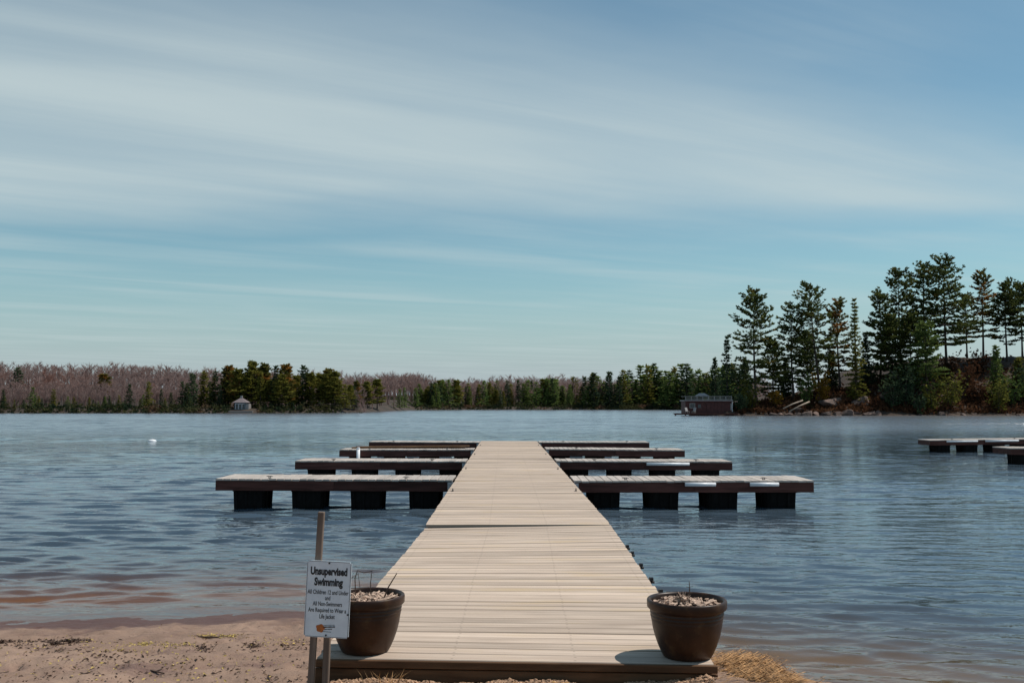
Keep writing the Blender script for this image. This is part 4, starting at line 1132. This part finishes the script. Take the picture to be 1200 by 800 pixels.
# ------------------------------------------------------------------ far conifers (individuals sharing a few meshes)
VAR = {'spruce': [], 'cedar': [], 'pine': [], 'green': [], 'rusty': []}
for s_ in range(3):
    VAR['spruce'].append(spruce('spruce', 200 + s_, 12.0, 2.6, M_spruce, 0.72, 0.95, nper=5))
    VAR['cedar'].append(spruce('cedar', 220 + s_, 11.0, 2.3, M_olive, 0.72, 0.95, rag=0.35, nper=5))
    VAR['green'].append(spruce('green', 240 + s_, 12.0, 3.4, M_green, 0.66, 1.15, rag=0.4, nper=5))
    VAR['pine'].append(pine('pine', 260 + s_, 14.0, 3.4, 0.18, dens=0.62, tsize=1.05, mat=M_olive))
    VAR['rusty'].append(pine('rusty', 280 + s_, 14.0, 3.0, 0.2, dens=0.62, tsize=1.0, mat=M_pine_rust))
BASEH = {'spruce': 12.0, 'cedar': 11.0, 'green': 12.0, 'pine': 14.0, 'rusty': 14.0}
NM = {'spruce': 'spruce', 'cedar': 'cedar', 'green': 'white_pine', 'pine': 'white_pine', 'rusty': 'white_pine'}
LB = {'spruce': 'dark pointed spruce', 'cedar': 'olive cedar', 'green': 'green bushy pine', 'pine': 'olive green layered pine', 'rusty': 'rust-tinged layered pine'}
rr = random.Random(77)
def far_tree(px, ty, kind, zone, dback, wide=1.0, label=None):
    x = (px - CX) / F * 260; y = float(far_front(x)) + dback
    for _ in range(6):
        x = (px - CX) / F * y; y = float(far_front(x)) + dback
    z = float(far_h(x, y))
    H = CAMH + (HY - ty) / F * y - z
    if H < 1.5: return
    s_ = H / BASEH[kind]; w_ = s_ * wide * rr.uniform(0.9, 1.15)
    row = 'at the water\'s edge' if dback < 7 else 'set back from the water'
    lab = label or '%s %s %s %s' % ('tall' if H > SPLIT[zone] else 'short', LB[kind], row, zone)
    plant_tree(NM[kind], lab, 'tree', None if label else lab, (x, y, z), rr.choice(VAR[kind]), rz=rr.uniform(0, 6.28), sc=(w_, w_, s_))
zA = 'around the far pale boathouse'
zB = 'below the bare hardwood hill'
zC = 'behind the end of the walkway'
zD = 'beyond the red boathouse'
SPLIT = {zA: 9.5, zB: 4.5, zC: 10.5, zD: 12.0}
# the point: tops run 428..450
for i in range(46):
    px = 212 + i * 4.55 + rr.uniform(-3, 3)
    ty = float(np.interp(px, [205, 225, 262, 300, 345, 395, 420], [446, 437, 431, 426, 427, 433, 442])) + rr.choice((0, 2, 5, 9, 14, 20))
    if 272 < px < 296: ty = max(ty, 434) ; db = rr.uniform(9, 16)
    else: db = rr.uniform(4, 16)
    kind = rr.choice(('spruce', 'spruce', 'cedar')) if px < 262 else rr.choice(('pine', 'rusty', 'rusty', 'cedar', 'pine', 'spruce'))
    far_tree(px, ty, kind, zA, db, 1.25)
# low fringe on the left
for i in range(44):
    px = rr.choice((-20, 8, 30, 52, 78, 96, 118, 131, 152, 168, 190, 204)) + rr.gauss(0, 8)
    ty = 470 - abs(rr.gauss(0, 7)) + rr.uniform(-3, 7) - (7 if rr.random() < 0.12 else 0)
    far_tree(px, ty, rr.choice(('spruce', 'spruce', 'cedar', 'cedar', 'green')), zB, rr.uniform(3, 14), 1.35)
# distant shore
for i in range(62):
    px = 418 + i * 3.7 + rr.gauss(0, 7)
    ty = float(np.interp(px, [418, 440, 470, 530, 560, 600, 640], [444, 448, 455, 444, 446, 446, 443])) + rr.choice((0, 2, 4, 8, 12))
    far_tree(px, ty, rr.choice(('spruce', 'spruce', 'green', 'cedar', 'green', 'pine')), zC, rr.uniform(3, 26), 1.3)
for i in range(66):
    px = 632 + i * 3.7 + rr.uniform(-3, 3)
    ty = float(np.interp(px, [632, 680, 720, 768, 785, 800, 820, 850, 880], [445, 438, 435, 425, 433, 424, 431, 427, 423])) + rr.choice((0, 2, 4, 7, 11, 15))
    far_tree(px, ty, rr.choice(('green', 'green', 'spruce', 'green', 'cedar')), zD, rr.uniform(3, 30), 1.45)
for px, ty, db, kind, lab in ((21, 430, 90, 'spruce', 'lone dark pine breaking the skyline of the bare hardwood hill'), (122, 440, 60, 'rusty', 'single green pine standing amid the bare hardwoods on the hill')):
    far_tree(px, ty, kind, zB, db, 1.6, lab)

# ------------------------------------------------------------------ bare hardwoods
def bare_tree(seed, H, bark=0):
    rr2 = random.Random(seed); V, Fc = [], []
    def blade(p, q, w):
        s_ = (q - p).cross(Vector((rr2.gauss(0, 1), rr2.gauss(0, 1), 0.2))).normalized() * w
        o = len(V); V.extend([p - s_, p + s_, q]); Fc.append((o, o + 1, o + 2))
    def quad(p, q, w0, w1):
        for ax in (Vector((1, 0, 0)), Vector((0, 1, 0))):
            o = len(V); V.extend([p - ax * w0, p + ax * w0, q + ax * w1, q - ax * w1]); Fc.extend([(o, o + 1, o + 2), (o, o + 2, o + 3)])
    top = Vector((rr2.gauss(0, .4), rr2.gauss(0, .4), H * 0.8)); quad(Vector((0, 0, -0.5)), top, 0.16, 0.05)
    for k in range(11):
        f = rr2.uniform(0.3, 0.95); p = top * f; a = rr2.uniform(0, 6.28)
        L = H * rr2.uniform(0.18, 0.34) * (1.15 - f * 0.5)
        d = Vector((math.cos(a) * 0.62, math.sin(a) * 0.62, rr2.uniform(0.6, 1.1))).normalized()
        q = p + d * L; quad(p, q, 0.06, 0.02)
        for j in range(12):
            s_ = rr2.uniform(0.25, 1.0); b = p + d * L * s_; a2 = rr2.uniform(0, 6.28)
            d2 = (d + Vector((math.cos(a2), math.sin(a2), rr2.uniform(0.0, 0.9))) * 0.8).normalized()
            blade(b, b + d2 * H * rr2.uniform(0.07, 0.16), 0.05)
    return np.array([tuple(q) for q in V], dtype=np.float32), np.array(Fc, dtype=np.int32)
BT = [bare_tree(300 + s_, 11.0) for s_ in range(8)]
nr_ = np.random.default_rng(5)
cand = []
for px in np.arange(-120, 900, 3.2):
    for db in (22, 34, 48, 66, 90, 120, 160, 205, 250):
        q = px + nr_.normal(0, 3)
        x = (q - CX) / F * 300
        for _ in range(5):
            y = float(far_front(x)) + db * (1 + 0.1 * nr_.normal()); x = (q - CX) / F * y
        cand.append((x, y, q, db))
Vs, Fs, o_ = [], [], 0
near = []
for x, y, q, db in cand:
    s_ = nr_.uniform(0.75, 1.12) * (float(np.interp(db, [20, 60, 120], [0.55, 0.75, 1.0])) if y - db < 380 else 1.0)
    if db == 22 and -20 < q < 210 and len(near) < 60: near.append((x, y, s_)); continue
    Vb, Fb = BT[nr_.integers(8)]
    a = nr_.uniform(0, 6.28); c_, sn = math.cos(a), math.sin(a)
    w_ = s_ * 1.3
    Vt = np.stack([(Vb[:, 0] * c_ - Vb[:, 1] * sn) * w_ + x, (Vb[:, 0] * sn + Vb[:, 1] * c_) * w_ + y, Vb[:, 2] * s_ + float(far_h(x, y))], -1)
    Vs.append(Vt); Fs.append(Fb + o_); o_ += len(Vb)
woods = place(tri_mesh('hardwood_forest', np.concatenate(Vs), np.concatenate(Fs), M_bare), 'hardwood_forest')
tag(woods, 'leafless pinkish grey hardwood forest covering the far hills', 'forest', None, 'stuff')
BTm = [tri_mesh('branches', v_, f_, M_bare) for v_, f_ in BT[:4]]
tmesh = MB().tube([(0, 0, -0.5), (0.05, 0, 4), (0, 0.1, 8.2)], [0.11, 0.08, 0.03], 6).mesh('trunk', M_palebark, True)
for i, (x, y, s_) in enumerate(near):
    plant_tree('bare_tree', 'leafless hardwood with a pale trunk at the foot of the far hill', 'tree', 'leafless hardwoods at the foot of the far hill', (x, y, float(far_h(x, y))), (tmesh, BTm[i % 4]), ('trunk', 'branches'), i * 1.3, (s_, s_, s_))

# ------------------------------------------------------------------ shoreline brush (uncountable fringe)
rr = random.Random(91); V, Fc = [], []
for i in range(5600):
    px = rr.uniform(-160, 900) if i < 4200 else rr.uniform(690, 830); x = (px - CX) / F * 300; d = rr.uniform(-0.3, 4.5)
    if 268 < px < 302 or px < 715 and rr.random() > 0.25 + 0.9 * float(np.clip(vnoise(np.array(px * 0.06), np.array(3.3)) + 0.5, 0, 1)): continue
    for _ in range(5):
        y = float(far_front(x)) + d; x = (px - CX) / F * y
    p = Vector((x, y, float(far_h(x, y)) + abs(rr.gauss(0, 0.5)) * min(1.0, 0.3 + d * 0.3)))
    tuft(V, Fc, p, Vector((rr.gauss(0, 1), rr.gauss(0, 1), 0.8)), rr.uniform(0.5, 1.1), 5, 0.6, rr, 0.28)
o = place(tri_mesh('shoreline_brush', [tuple(q) for q in V], Fc, M_fringe), 'shoreline_brush')
tag(o, 'dark low brush along the whole far waterline', 'brush', None, 'stuff')
V, Fc = [], []
for i in range(5600):
    x = rr.uniform(76, 125) if i < 2800 else rr.uniform(44, 80)
    y = 196.5 + abs(rr.gauss(0, 9)); z = float(isl_h(x, y))
    if z < 0.1 or y > 226: continue
    tuft(V, Fc, Vector((x, y, z + abs(rr.gauss(0, 0.45)))), Vector((rr.gauss(0, 1), rr.gauss(0, 1), 0.8)), rr.uniform(0.4, 0.9), 5, 0.6, rr, 0.24)
o = place(tri_mesh('bank_brush', [tuple(q) for q in V], Fc, M_brush), 'bank_brush')
tag(o, 'red-brown undergrowth covering the island bank', 'brush', None, 'stuff')
